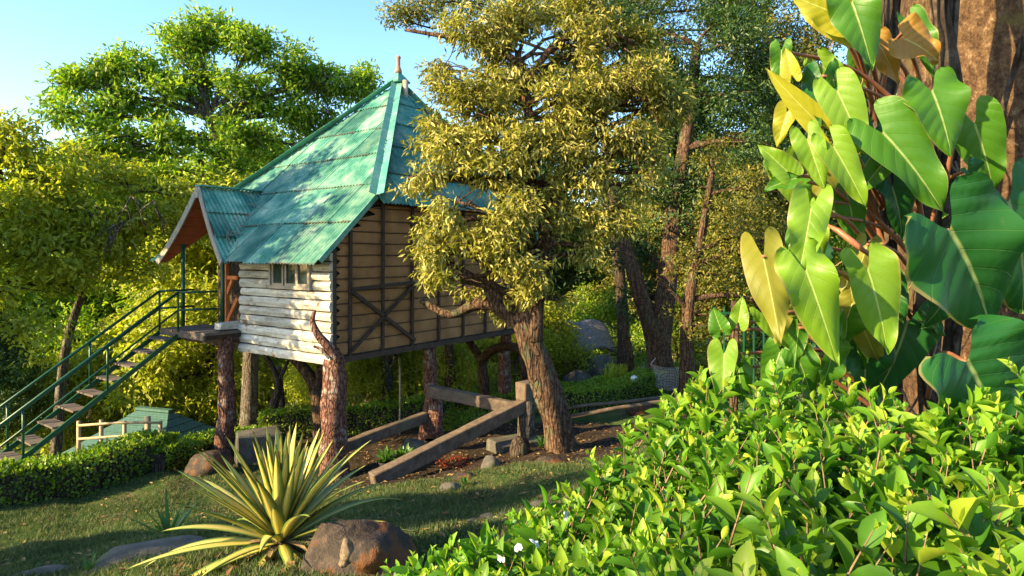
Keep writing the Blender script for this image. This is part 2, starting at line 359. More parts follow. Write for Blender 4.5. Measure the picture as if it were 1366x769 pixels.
def ground_material():
    m, t, b = new_mat('ground_cover')
    at = t.nodes.new('ShaderNodeAttribute'); at.attribute_name = 'dirt'
    n1 = noise_node(t, 0.9, 6, 0.65); n2 = noise_node(t, 9, 5, 0.7); n3 = noise_node(t, 60, 3, 0.7)
    grass = ramp(t, [(0.35, (0.028, 0.06, 0.016)), (0.5, (0.06, 0.105, 0.026)), (0.60, (0.12, 0.135, 0.045)), (0.70, (0.24, 0.20, 0.12))], n1.outputs[0])
    dirt = ramp(t, [(0.35, (0.022, 0.015, 0.010)), (0.55, (0.055, 0.038, 0.026)), (0.7, (0.11, 0.082, 0.058))], n2.outputs[0])
    ad = t.nodes.new('ShaderNodeMath'); ad.operation = 'MULTIPLY_ADD'; ad.inputs[1].default_value = 0.5; t.links.new(n2.outputs[0], ad.inputs[0]); t.links.new(at.outputs['Fac'], ad.inputs[2])
    f = ramp(t, [(0.50, (0, 0, 0)), (0.72, (1, 1, 1))], ad.outputs[0])
    c = mixc(t, f.outputs[0], grass.outputs[0], dirt.outputs[0])
    c = mixc(t, 0.5, c, mixc(t, n3.outputs[0], (0.25, 0.25, 0.25), (1.6, 1.6, 1.6)), 'MULTIPLY')
    t.links.new(c, b.inputs['Base Color']); b.inputs['Roughness'].default_value = 0.95; b.inputs['Specular IOR Level'].default_value = 0.1
    mx = t.nodes.new('ShaderNodeMath'); mx.operation = 'ADD'; t.links.new(n2.outputs[0], mx.inputs[0]); t.links.new(n3.outputs[0], mx.inputs[1])
    bump(t, b, mx.outputs[0], 0.8, 0.04); return m

def make_ground():
    s = np.linspace(-1, 1, 301); ax = 400*np.sinh(5.2*s)/np.sinh(5.2)
    X, Y = np.meshgrid(ax, ax+8); Z = ground_np(X, Y)
    n = len(s); V = np.stack([X, Y, Z], -1).reshape(-1, 3)
    i = np.arange(n*n).reshape(n, n)
    Fc = np.stack([i[:-1, :-1], i[:-1, 1:], i[1:, 1:], i[1:, :-1]], -1).reshape(-1)
    me = mesh_np('ground', V, Fc, 4, smooth=True)
    a = me.attributes.new('dirt', 'FLOAT', 'POINT'); a.data.foreach_set('value', dirt_np(X, Y).ravel().astype(np.float32))
    return tag(link('ground', me, ground_material()), kind='structure')
make_ground()

# ------------------------------------------------------------------ foliage helpers
def unit(v): return v/np.maximum(np.linalg.norm(v, axis=-1, keepdims=True), 1e-9)

def leaves(name, pos, d, up, L, W, fold=0.18, bend=0.0):
    """one folded two-triangle leaf per row of pos; d = direction, up = face normal hint"""
    d = unit(d); s = unit(np.cross(d, up)); n = np.cross(s, d)
    L = np.asarray(L)[:, None]; W = np.asarray(W)[:, None]
    mid = pos+d*L*0.42
    V = np.stack([pos, mid+s*W*0.5+n*W*fold, pos+d*L-n*L*bend, mid-s*W*0.5+n*W*fold], 1).reshape(-1, 3)
    k = np.arange(len(pos))[:, None]*4
    Fc = np.concatenate([k, k+1, k+2, k, k+2, k+3], 1).reshape(-1)
    return mesh_np(name, V, Fc, 3)

def rnd_dir(rng, n):
    return unit(rng.normal(size=(n, 3)))

def lump(v, seed):
    """cheap smooth noise on points, about -1..1"""
    x, y, z = v[:, 0]+seed*1.7, v[:, 1]-seed*2.3, v[:, 2]+seed*0.9
    return (np.sin(x*1.9+1.1*np.sin(y*2.3))+np.sin(y*2.1+1.3*np.sin(z*1.7))+np.sin(z*2.3+1.2*np.sin(x*1.5)))/3

def clusters_in_lobes(rng, lobes, dens, seed, gap=0.15, freq=1.0):
    """cluster centres and outward axes through a set of ellipsoid lobes (cx,cy,cz,rx,ry,rz)"""
    Cs, As, Li = [], [], []
    for li, l in enumerate(lobes):
        c = np.array(l[:3]); r = np.array(l[3:6]); n = max(6, int(dens*(r[0]*r[1]*r[2])**(2/3.0)*12))
        u = rnd_dir(rng, n*2); rr = rng.uniform(0.12, 1.0, n*2)**0.5
        rr = rr*(0.86+0.24*lump(u*2.2+c, seed))
        p = c+u*rr[:, None]*r
        keep = lump(p*freq, seed+5) > -gap*2.2
        p, u = p[keep][:n], u[keep][:n]
        Cs.append(p); As.append(u); Li += [li]*len(p)
    return np.concatenate(Cs), np.concatenate(As), np.array(Li)

def crown_mesh(name, rng, Cc, Ax, per, spread, Lf, Wf, droop=0.35, jitter=0.35, radial=0.7, flat=0.6):
    n = len(Cc); cnt = rng.integers(int(per*0.6), int(per*1.4)+1, n)
    idx = np.repeat(np.arange(n), cnt); N = len(idx)
    base = Cc[idx]+rnd_dir(rng, N)*rng.uniform(0, 1, (N, 1))**0.7*spread*np.array([1.15, 1.15, flat])
    d = unit(Ax[idx]*radial+rnd_dir(rng, N)*0.9+np.array([0, 0, -droop]))
    up = unit(np.array([0, 0, 0.55])+rnd_dir(rng, N)*0.75+Ax[idx]*0.85)
    L = Lf*rng.uniform(0.5, 1.4, N); W = Wf*rng.uniform(0.75, 1.2, N)
    return leaves(name, base, d, up, L, W, 0.18, 0.12)

def limb(mb, a, b, r0, r1, rng, sag=0.15, n=7, sides=7, wob=0.06, rough=0.08):
    a = Vector(a); b = Vector(b); L = (b-a).length
    mid = (a+b)/2+Vector((rng.normal()*0.08*L, rng.normal()*0.08*L, sag*L))
    pts = bez(a, mid, b, n)
    pts = [p+Vector((rng.normal(), rng.normal(), rng.normal()))*wob*L*(0.25 if 0 < i < n-1 else 0) for i, p in enumerate(pts)]
    mb.tube(pts, [r0+(r1-r0)*(i/(n-1)) for i in range(n)], sides, rough, rng.uniform(0, 9))
    return pts

def tree(name, label, trunk_pts, trunk_r, lobes, leafmat, bark, seed, dens=9, per=14, spread=0.32, Lf=0.16, Wf=0.07, gap=0.15,
         freq=1.0, droop=0.35, twigs=10, start=0.45, sides=10, group=None, extra=None, radial=0.7, limb_r=None, roots=True, rough=0.12, tw=0.75):
    """trunk through world points, limbs to every lobe, twigs inside the lobes, leaf clusters through the lobes"""
    rng = np.random.default_rng(seed)
    base = Vector(trunk_pts[0])
    root = thing(name, label, 'tree', base, 0, group)
    path = spline([Vector(p)-base for p in trunk_pts], 5); m = len(path)
    if len(trunk_r) > 2: rad = [float(np.interp(i/5.0, range(len(trunk_r)), trunk_r)) for i in range(m)]
    else: rad = [trunk_r[0]+(trunk_r[1]-trunk_r[0])*(i/(m-1))**0.8 for i in range(m)]
    if roots:
        for i in range(min(4, m)): rad[i] *= 1+0.5*(1-i/4)**2
    mb = MB(); mb.tube(path, rad, sides, rough, seed*1.3)
    for i, l in enumerate(lobes):
        c = Vector(l[:3])-base
        k = int(start*m+(m-1-start*m)*rng.uniform(0, 0.95)); k = min(m-1, max(1, k))
        cand = [j for j in range(int(start*m), m) if path[j].z < c.z+0.2*l[5]] or [int(start*m)]
        k = min(cand, key=lambda j: (path[j]-c).length+rng.uniform(0, 0.8))
        r0 = min(rad[k]*0.75, (limb_r or rad[k]*0.55)); r1 = max(0.018, r0*0.3)
        pts = limb(mb, path[k], c, r0, r1, rng, 0.1, 7, 7)
        for q in range(twigs):
            u = rnd_dir(rng, 1)[0]; u[2] = u[2]*0.7+0.15
            e = c+Vector(u*np.array(l[3:6])*rng.uniform(0.6, 0.95))
            s = pts[int(rng.integers(3, 7))]
            limb(mb, s, e, r1*tw, 0.006, rng, 0.05, 5, 4, 0.08, 0)
    if extra: extra(mb, rng, base)
    mb.build('trunk', bark, root, smooth=True)
    Cc, Ax, _ = clusters_in_lobes(rng, lobes, dens, seed, gap, freq)
    cr = crown_mesh('crown', rng, Cc-np.array(base), Ax, per, spread, Lf, Wf, droop, radial=radial)
    link('crown', cr, leafmat, root)
    return root

def copy_tree(o, parent=None):
    c = o.copy(); C.objects.link(c); c.parent = parent
    for ch in list(o.children): copy_tree(ch, c)
    return c

def lobe(px, py, d, rpx, ry=None, flat=1.0):
    p = P(px, py, d); r = rpx/F*d
    return (p.x, p.y, p.z, r, ry or r*0.9, r*flat)

# ================================================================== the tree house
# local frame: x = along the woven wall (away from the camera), y = along the plank wall (to the left), z = up from the floor beams
HZ = -1.95+ZC
house = thing('tree_house', 'stilted tree house with green corrugated iron roof and white plank front', 'tree house', (-3.596, 11.717, HZ), math.atan2(0.809, 0.588))
HM = Matrix.Translation(house.location)@Matrix.Rotation(house.rotation_euler.z, 4, 'Z')
EZ, SL = 1.85, 0.943                    # eave height, roof slope
A_T, A_Y = 5.19, 3.30                   # apex
KT, BT, K3T = 1.35, 7.4, 6.5           # where the gable rakes end, back eave
Y0R, Y1R = -0.12, 6.2                   # rakes
AZ = EZ+SL*A_T; KZ = EZ+SL*KT
rh = random.Random(4)

def clip_convex(bm, planes):
    for co, no in planes:
        g = bm.verts[:]+bm.edges[:]+bm.faces[:]
        if not bm.faces: return
        bmesh.ops.bisect_plane(bm, geom=g, plane_co=co, plane_no=no, clear_outer=True, dist=1e-5)

def corrugated(parent, mat, O, e, s, W, Lh, rows, planes, wid=0.76, pitch=0.10, amp=0.021, name='roof_sheet', lift0=0.0):
    """iron sheets laid on a plane: O origin, e eave direction, s up-slope direction, clipped by planes (co, outward normal)"""
    O = Vector(O); e = Vector(e).normalized(); s = Vector(s).normalized(); nrm = e.cross(s).normalized()
    if nrm.z < 0: nrm = -nrm
    rl = Lh/rows; out = []
    ncol = int(math.ceil(W/wid))
    for r in range(rows):
        for c in range(ncol):
            bm = bmesh.new(); uvl = bm.loops.layers.uv.new('UVMap')
            ns = int((wid+0.05)/pitch*4)+1; vv = []
            slip = rh.uniform(-0.025, 0.025); tilt = rh.uniform(-0.006, 0.006)
            for j, q in enumerate((-0.09+slip, 0.5, 1.0)):
                row = []
                for i in range(ns+1):
                    x = c*wid+i*(wid+0.05)/ns
                    h = 0.006*(c % 2)+amp*math.cos(2*math.pi*x/pitch)+lift0+0.03*(1-q)+tilt+0.004*math.sin(x*3+r)
                    row.append((bm.verts.new(O+e*x+s*(r*rl+q*rl)+nrm*h), (i/ns, max(0, q+0.09)/1.09)))
                vv.append(row)
            for j in range(2):
                for i in range(ns):
                    q4 = [vv[j][i], vv[j][i+1], vv[j+1][i+1], vv[j+1][i]]
                    f = bm.faces.new([a[0] for a in q4]); f.smooth = True
                    for lp, a in zip(f.loops, q4): lp[uvl].uv = a[1]
            clip_convex(bm, planes)
            if len(bm.faces) > 1:
                me = bpy.data.meshes.new(name); bm.to_mesh(me); out.append(link(name, me, mat, parent))
            bm.free()
    return out

roof = link('roof', None, None, house); roof.empty_display_size = 0.1
def hp(y, t, dz=0): return Vector((t, y, EZ+SL*t+dz))
E2, K2, AP, K1, E1 = hp(Y0R, 0), hp(Y0R, KT), Vector((A_T, A_Y, AZ)), hp(Y1R-0.15, KT), hp(Y1R, 0)
def edge_plane(a, b, inside):
    """plane through edge ab, vertical, normal away from inside"""
    d = (b-a); n = Vector((d.y, -d.x, 0)); 
    if n.dot(inside-a) > 0: n = -n
    return (a, n.normalized())
sF = Vector((1, 0, SL)); cen = Vector((2, 3, 3))
base_planes = [edge_plane(K2, AP, cen), edge_plane(K1, AP, cen), edge_plane(E2, K2, cen), edge_plane(E1, K1, cen), (AP, Vector((1, 0, 0)))]
RY, RF, RB = 4.42, 3.03, 5.81            # porch ridge, porch right foot, porch left foot (y)
RT = 1.73; RZ = EZ+SL*RT
vR = edge_plane(hp(RF, 0), hp(RY, RT), hp(1, 1)); vL = edge_plane(hp(RB, 0), hp(RY, RT), hp(7, 1))
LhF = A_T*math.sqrt(1+SL*SL)
corrugated(roof, M['roof'], hp(Y0R, -0.02), (0, 1, 0), sF, RY-Y0R, LhF, 6, base_planes+[vR, (hp(RY, 0), Vector((0, 1, 0)))])
corrugated(roof, M['roof'], hp(RY, -0.02), (0, 1, 0), sF, Y1R-RY, LhF, 6, base_planes+[vL])
# hip face over the woven wall
K3 = Vector((K3T, Y0R, KZ)); sR = Vector((0, A_Y-Y0R, AZ-KZ)); cR = Vector((5, 1, 4))
corrugated(roof, M['roof'], Vector((KT, Y0R-0.10, KZ-0.10*(AZ-KZ)/(A_Y-Y0R))), (1, 0, 0), sR, K3T-KT, sR.length+0.1, 5,
           [edge_plane(K2, AP, cR), edge_plane(K3, AP, cR)])
# far faces
K4 = Vector((K3T, Y1R-0.15, KZ))
sL = Vector((0, -(Y1R-0.15-A_Y), AZ-KZ))
corrugated(roof, M['roof'], Vector((KT, Y1R-0.15, KZ)), (1, 0, 0), sL, K3T-KT, sL.length, 3, [edge_plane(K1, AP, cR), edge_plane(K4, AP, cR)], wid=1.14)
bs = (AZ-EZ)/(BT-A_T); sB = Vector((-1, 0, bs))
corrugated(roof, M['roof'], Vector((BT, Y0R, EZ)), (0, 1, 0), sB, Y1R-Y0R, (BT-A_T)*math.sqrt(1+bs*bs), 3,
           [edge_plane(K3, AP, Vector((9, 3, 3))), edge_plane(K4, AP, Vector((9, 3, 3)))], wid=1.14)
# hip caps: folded flashing in lengths
def hip_cap(a, b, w, n1, n2, pieces):
    a = Vector(a); b = Vector(b)
    for k in range(pieces):
        p, q = a.lerp(b, k/pieces-0.01), a.lerp(b, (k+1)/pieces)
        d = (q-p).normalized(); lf = 0.035+0.012*(1-k % 2)
        s1 = (Vector(n1).cross(d)).normalized(); s2 = (d.cross(Vector(n2))).normalized()
        up = Vector((0, 0, lf)); mb = MB()
        V = [p+s1*w+up*0.6, p+up*1.2, p+s2*w+up*0.6, q+s1*w+up*0.6, q+up*1.2, q+s2*w+up*0.6]
        mb.add(V, [(0, 1, 4, 3), (1, 2, 5, 4)])
        o = mb.build('hip_cap', M['roof_cap'], roof)
        m = o.modifiers.new('s', 'SOLIDIFY'); m.thickness = 0.006
M['roof_cap'] = rough_mat('roof_cap', [(0.03, 0.17, 0.13), (0.09, 0.28, 0.22), (0.24, 0.38, 0.32)], 2.5, (1, 1, 1), 0.5, 0.15, second=((0.20, 0.13, 0.08), 4, 0.66), objrand=0.15)
nF = Vector((-SL, 0, 1)).normalized(); nR = Vector((0, -(AZ-KZ)/(A_Y-Y0R), 1)).normalized()
nL = Vector((0, (AZ-KZ)/(A_Y-Y0R), 1)).normalized(); nB = Vector((bs, 0, 1)).normalized()
hip_cap(K2, AP, 0.17, -nF, -nR, 5)
hip_cap(K1, AP, 0.20, nF, nL, 5)
hip_cap(K3, AP, 0.18, nB, nR, 4)
# dark planes added under the sheets to block light through the gaps
dn = Vector((0, 0, -0.075))
def lining(pts): MB().add([p+dn for p in pts], [tuple(range(len(pts)))]).build('added_roof_underlay', M['batten'], roof)
lining([E2, hp(RF, 0), hp(RY, RT), hp(RB, 0), E1, K1, AP, K2]); lining([K2, AP, K3]); lining([K1, K4, AP])
lining([K3, AP, K4, Vector((BT, Y1R, EZ)), Vector((BT, Y0R, EZ))])
# rake trims and eave boards
def trim(name, a, b, w, h, mat, parent=house): return MB().bar(a, b, w, h).build(name, mat, parent)
trim('rake_trim', hp(Y0R-0.01, -0.02, 0.0), hp(Y0R-0.01, KT, 0.0), 0.03, 0.10, M['roof_cap'], roof)
trim('eave_board', hp(0, 0.04, -0.07), hp(RF-0.05, 0.04, -0.07), 0.03, 0.09, M['barge'], roof)
trim('rafter', hp(0.06, 0.1, -0.10), hp(0.06, KT, -0.10), 0.06, 0.10, M['batten'], roof)
trim('eave_beam', (KT, 0.02, KZ-0.12), (K3T, 0.02, KZ-0.12), 0.07, 0.09, M['batten'], roof)
# apex cap on a short collar, flue pipe on the hip, finial
cap = MB(); az = AZ+0.02
cx_, cy_ = A_T+0.02, A_Y-0.02
cap.add([(cx_-.24, cy_-.24, az+.02), (cx_+.24, cy_-.24, az+.02), (cx_+.24, cy_+.24, az+.02), (cx_-.24, cy_+.24, az+.02), (cx_, cy_, az+.36),
         (cx_-.22, cy_-.22, az-.02), (cx_+.22, cy_-.22, az-.02), (cx_+.22, cy_+.22, az-.02), (cx_-.22, cy_+.22, az-.02)],
        [(0, 1, 4), (1, 2, 4), (2, 3, 4), (3, 0, 4), (5, 6, 1, 0), (6, 7, 2, 1), (7, 8, 3, 2), (8, 5, 0, 3), (8, 7, 6, 5)])
cap.build('apex_cap', M['roof_cap'], roof)
MB().tube([(cx_, cy_, az-0.15), (cx_, cy_, az)], 0.13, 8).build('apex_collar', M['pipe'], roof)
MB().tube([(A_T-0.1, A_Y-0.42, AZ-0.72), (A_T-0.1, A_Y-0.42, AZ+0.0)], 0.075, 10).build('flue_pipe', M['pipe'], roof, smooth=True)
MB().tube([(cx_, cy_, az+.26), (cx_, cy_, az+.34), (cx_, cy_, az+.42), (cx_, cy_, az+.46), (cx_, cy_, az+.66), (cx_, cy_, az+.70), (cx_, cy_, az+.74), (cx_, cy_, az+.77)],
          [.10, .10, .07, .055, .055, .075, .06, .02], 10).build('finial', M['terracotta'], roof, smooth=True)

# porch gable: two steep slopes over the entrance, boarded orange underneath
porch = link('porch_roof', None, None, house); porch.empty_display_size = 0.1
PZ = RZ
def porch_slope(sign):
    foot = RF if sign < 0 else RB
    f0 = Vector((-0.10, foot, EZ-0.06)); r0 = Vector((0.14, RY, PZ)); r1 = Vector((RT, RY, PZ)); f1 = Vector((0.06, foot, EZ-0.06))
    s = Vector((0, RY-foot, PZ-EZ+0.06)); e = Vector((1, 0, 0))
    L = s.length; cpt = (f0+r0+r1)/3
    n = e.cross(s).normalized()
    if n.z < 0: n = -n
    def pl(a, b):                                       # plane through ab, perpendicular to the slope
        q = (b-a).cross(n).normalized()
        if q.dot(cpt-a) > 0: q = -q
        return (a, q)
    pls = [pl(f0, r0), pl(f1, r1)]
    corrugated(porch, M['roof'], Vector((-0.3, foot, EZ-0.06)), e, s, RT+0.3, L, 3, pls, wid=0.7)
    # soffit boards running along the porch under the sheets
    nb = 8
    for k in range(nb):
        a, b = k/nb+0.004, (k+1)/nb-0.004
        V = []
        for q in (a, b):
            p0, p1 = f0.lerp(r0, q), f1.lerp(r1, q)
            V += [p0-n*0.035, p1-n*0.035, p0-n*0.055, p1-n*0.055]
        MB().add(V, [(0, 1, 5, 4), (2, 6, 7, 3), (0, 2, 3, 1), (4, 5, 7, 6), (0, 4, 6, 2), (1, 3, 7, 5)]).build('soffit_board', M['soffit'], porch)
    b0 = f0+Vector((-0.02, 0, -0.03)); b1 = r0+Vector((-0.02, 0, -0.02))
    pts = [b0.lerp(b1, q)+Vector((0, 0, -0.10*math.sin(math.pi*q))) for q in [i/8 for i in range(9)]]
    mb = MB()
    for p, q in zip(pts, pts[1:]): mb.bar(p, q, 0.035, 0.13)
    mb.build('barge_board', M['barge'], porch)
    return n
porch_slope(-1); porch_slope(1)
MB().bar((0.10, RY, PZ+0.035), (RT, RY, PZ+0.035), 0.20, 0.03).build('ridge_cap', M['roof_cap'], porch)
MB().tube([(0.07, RY, PZ-0.16), (0.11, RY, PZ-0.16)], 0.10, 10).build('gable_boss', M['barge'], porch)

# plank wall: each whitewashed slab a piece of its own, window let into it
WX = 0.35
pw = link('plank_wall', None, None, house); pw.empty_display_size = 0.1
WIN = (0.56, 1.79, 1.33, 1.84)
def plank(y0, y1, z0, z1, out):
    """waney slab with uneven edges"""
    mb = MB(); n = max(3, int((y1-y0)/0.22)); rows = []
    sd = rh.uniform(0, 50)
    for i in range(n+1):
        y = y0+(y1-y0)*i/n
        w0 = 0.014*mnoise.noise(Vector((y*2.3, sd, 0))); w1 = 0.014*mnoise.noise(Vector((y*2.3, sd, 5))); b = 0.02*mnoise.noise(Vector((y*1.5, sd, 9)))
        rows.append([(WX-0.02, y, z0+w0), (WX-0.05-out+b, y, z0+w0+0.01), (WX-0.075-out+b, y, (z0+z1)/2+w1*0.5), (WX-0.045-out+b, y, z1+w1-0.008), (WX-0.02, y, z1+w1)])
    V = [p for r in rows for p in r]; Fc = []
    for i in range(n):
        for k in range(4): a = i*5+k; Fc.append((a, a+1, a+6, a+5))
    Fc += [(4, 3, 2, 1, 0), tuple(n*5+k for k in range(5))]
    o = mb.add(V, Fc).build('plank', M['plank'], pw)
    return o
zc = -0.14; courses = []
while zc < 1.90:
    h = rh.choice((0.17, 0.19, 0.21, 0.23, 0.2)); courses.append((zc, min(zc+h, 1.99))); zc += h
for i, (z0, z1) in enumerate(courses):
    spans = [(-0.05, 2.97+rh.uniform(-0.03, 0.05))]
    if z1 > WIN[2]+0.03 and z0 < WIN[3]: spans = [(-0.05, WIN[0]-0.05), (WIN[1]+0.05, 2.97+rh.uniform(-0.03, 0.04))]
    elif rh.random() < 0.6:
        k = rh.uniform(0.8, 2.2); spans = [(-0.05, k-0.006), (k+0.006, 2.97+rh.uniform(-0.03, 0.04))]
    for a, b in spans: plank(a, b, z0+0.008, z1-0.006, rh.uniform(0.0, 0.035))
MB().box((WX+0.03, 1.46, 0.93), (0.06, 2.94, 1.94)).build('backing_board', M['batten'], pw)
win = link('window', None, None, house); win.empty_display_size = 0.1
y0, y1, z0, z1 = WIN
fr = M['window_frame']
for a, b, w in (((y0-.05, z0-.03), (y1+.05, z0-.03), .07), ((y0-.05, z1+.02), (y1+.05, z1+.02), .05), ((y0-.025, z0), (y0-.025, z1), .05), ((y1+.025, z0), (y1+.025, z1), .05)):
    MB().bar((WX-0.09, a[0], a[1]), (WX-0.09, b[0], b[1]), w, 0.09, up=(1, 0, 0)).build('frame', fr, win)
for k in range(3):
    sa = y0+(y1-y0)*k/3+0.012; sb = y0+(y1-y0)*(k+1)/3-0.012
    ss = MB(); x = WX-0.085+0.02*(k == 1)
    for a, b in (((sa, z0+.025), (sb, z0+.025)), ((sa, z1-.025), (sb, z1-.025)), ((sa+.022, z0+.05), (sa+.022, z1-.05)), ((sb-.022, z0+.05), (sb-.022, z1-.05))):
        ss.bar((x, a[0], a[1]), (x, b[0], b[1]), 0.045, 0.04, up=(1, 0, 0))
    ss.build('sash', fr, win)
    MB().box((x+0.01, (sa+sb)/2, (z0+z1)/2), (0.006, sb-sa-0.08, z1-z0-0.08)).build('pane', M['glass'], win)

# woven wall: strips of split-bamboo mat between horizontal laths, dark battens over them
mw = link('woven_wall', None, None, house); mw.empty_display_size = 0.1
def rake_x(z):
    return max(WX, (z-EZ+0.03)/SL)
zs = [0.02]
while zs[-1] < KZ-0.20: zs.append(min(zs[-1]+rh.uniform(0.225, 0.26), KZ-0.14))
XB = BT-0.35
for a, b in zip(zs, zs[1:]):
    n = 14; V = []; xa0, xb0 = rake_x(a), rake_x(b); xa1 = BT-max(0.35, (a-EZ+0.1)/1.6); xb1 = BT-max(0.35, (b-EZ+0.1)/1.6)
    for i in range(n+1):
        q = i/n; bl = 0.018*mnoise.noise(Vector((i*0.7, a*3, 1)))
        V += [(xa0+(xa1-xa0)*q, 0.0, a), (xa0+(xa1-xa0)*q*0.5+(xb0+(xb1-xb0)*q)*0.5-(xa1-xa0)*0+ (xa0+(xa1-xa0)*q)*0.0, -0.022+bl, (a+b)/2), (xb0+(xb1-xb0)*q, 0.0, b)]
    Fc = []
    for i in range(n):
        for k in range(2): s_ = i*3+k; Fc.append((s_, s_+3, s_+4, s_+1))
    MB().add(V, Fc).build('mat_strip', M['mat'], mw, smooth=True)
    nn = 22; pts = [(xa0+(xa1-xa0)*i/nn, -0.02, a+0.014*mnoise.noise(Vector((i*0.6, a*7, 3)))) for i in range(nn+1)]
    MB().tube(pts, 0.011, 5).build('lath', M['batten'], mw)
MB().box(((WX+XB)/2, 0.06, 1.0), (XB-WX-0.06, 0.05, 1.9)).build('backing_board', M['batten'], mw)
MB().add([(WX, .1, 0), (XB, .1, 0), (XB, .1, 1.9), (K3T, .1, KZ-.09), (KT, .1, KZ-.085), (WX, .1, EZ+SL*WX-.085)], [(0, 1, 2, 3, 4, 5)]).build('added_wall_backing', M['batten'], mw)  # dark sheet added behind the wall to stop sky light leaking through
bx_ = 0.74
while bx_ < XB:
    top = min(KZ-0.12, EZ+SL*bx_-0.12, EZ+1.5*(BT-bx_)-0.12)
    MB().bar((bx_, -0.045, -0.02), (bx_+rh.uniform(-.02, .02), -0.045, top), 0.06 if bx_ < 2.6 else 0.05, 0.05, up=(0, 1, 0)).build('batten', M['batten'], mw)
    bx_ += 0.84
MB().bar((WX+0.02, -0.03, -0.02), (WX+0.02, -0.03, EZ+SL*WX-0.12), 0.08, 0.06, up=(0, 1, 0)).build('corner_batten', M['batten'], mw)
for a, b, w in (((0.76, 1.28), (2.44, 1.36), .07), ((0.76, 1.24), (2.46, 0.12), .07), ((0.76, 0.10), (2.42, 1.30), .06)):
    MB().bar((a[0], -0.085, a[1]), (b[0], -0.085, b[1]), 0.05, w, up=(0, 0, 1)).build('brace', M['batten'], mw)
# floor frame
trim('floor_beam', (WX-0.05, -0.03, -0.05), (XB, -0.03, -0.05), 0.10, 0.11, M['batten'])
trim('floor_beam', (WX-0.06, 5.9, -0.05), (XB, 5.9, -0.05), 0.12, 0.14, M['batten'])
for k in range(8):
    x = WX+0.25+k*1.2
    if x < XB: trim('joist', (x, 0.05, -0.09), (x, 5.9, -0.09), 0.08, 0.14, M['batten'])
MB().box(((WX+XB)/2, 2.95, 0.01), (XB-WX-0.02, 5.8, 0.04)).build('floor', M['deck'], house)
# entrance recess under the porch: side wall, back wall, door, orange railing frame, green post
MB().box((0.95, 2.93, 1.1), (1.1, 0.06, 2.2)).build('recess_wall', M['orange_wood'], house)
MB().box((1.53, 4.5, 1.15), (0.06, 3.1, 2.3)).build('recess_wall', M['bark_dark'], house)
MB().box((1.485, 4.4, 0.98), (0.03, 0.85, 1.9)).build('door', M['orange_wood'], house)
for a, b in (((5.85, 0.0), (5.85, 3.0)),):
    MB().box((3.8, 5.95, 1.5), (4.4, 0.06, 3.0)).build('far_wall', M['mat'], house)
MB().box((XB, 2.95, 1.0), (0.06, 5.9, 2.0)).build('far_wall', M['mat'], house)
MB().tube([(0.25, 3.62, -0.05), (0.25, 3.62, 2.25)], 0.045, 8).build('porch_post', M['green_metal'], house, smooth=True)
MB().tube([(0.25, 5.35, -0.05), (0.25, 5.35, 2.2)], 0.045, 8).build('porch_post', M['green_metal'], house, smooth=True)
of = link('railing_frame', None, None, house); of.empty_display_size = 0.1
for a, b in (((0.27, 3.48, 0.25), (0.27, 3.48, 2.3)), ((0.27, 3.05, 1.45), (0.27, 3.48, 1.45)), ((0.27, 3.05, 0.42), (0.27, 3.48, 0.42)), ((0.27, 3.46, 0.48), (0.27, 3.05, 1.02)), ((0.27, 3.46, 1.10), (0.27, 3.25, 1.42))):
    MB().bar(a, b, 0.05, 0.08).build('rail', M['orange_wood'], of)
# dry twigs caught in the valley beside the porch
tw = thing('dry_twigs', 'tangle of dry twigs caught in the roof valley beside the porch gable', 'twigs', HM@hp(RF+0.25, 0.55, 0.08))
rt = np.random.default_rng(3)
for k in range(26):
    q = rt.uniform(0.1, 0.75); c = Vector(hp(RF, 0)).lerp(hp(RY, RT), q)+Vector((rt.normal()*0.05, rt.normal()*0.14-0.05, 0.1+rt.uniform(0, 0.22)))
    pts = [c]; d = Vector(rnd_dir(rt, 1)[0])
    for j in range(6): d = (d+Vector(rnd_dir(rt, 1)[0])*0.7).normalized(); pts.append(pts[-1]+d*0.075)
    o = MB().tube([HM@p-tw.location for p in pts], [0.008-0.001*j for j in range(7)], 5).build('twig', M['twig'], tw)

# ------------------------------------------------------------------ supports
def post(name, label, top, base, r0, r1, mat, seed, branches=(), cat='post', sides=14):
    base = Vector(base); o = thing(name, label, cat, base)
    rng = np.random.default_rng(seed); n = 12
    pts = []
    for i in range(n):
        q = i/(n-1); p = (Vector(top)-base)*q
        pts.append(p+Vector((rng.normal()*0.02, rng.normal()*0.02, 0)))
    rad = [(r0+(r1-r0)*(i/(n-1)))*(1+0.45*max(0, 1-i/2.5)**2) for i in range(n)]
    MB().tube(pts, rad, sides, 0.10, seed).build('trunk', mat, o, smooth=True)
    for bp, br in branches:
        pp = spline([Vector(p)-base for p in bp], 4)
        MB().tube(pp, [br[0]+(br[1]-br[0])*i/(len(pp)-1) for i in range(len(pp))], 8, 0.15, seed).build('branch', mat, o, smooth=True)
    return o
def hw(x, y, z): return HM@Vector((x, y, z))
b = hw(0.42, 0.02, 0); gb = gz(b.x, b.y)
post('support_post', 'reddish brown tree trunk post with broken fork under the house corner', (b.x, b.y, HZ+0.0), (b.x+0.02, b.y-0.05, gb-0.15), 0.27, 0.20, M['bark_post'], 3,
     branches=[([P(452, 480, 11.85), P(438, 462, 11.75), P(424, 445, 11.7), P(417, 428, 11.68), P(420, 414, 11.68)], (0.11, 0.03)),
               ([P(440, 478, 11.75), P(428, 466, 11.72), P(418, 462, 11.7)], (0.05, 0.02))])
p = P(301, 452, 13.55)
post('support_post', 'slender dark trunk post carrying the entrance landing of the house', (p.x, p.y, HZ+0.30), (p.x, p.y, gz(p.x, p.y)-0.1), 0.19, 0.15, M['bark_post'], 8)
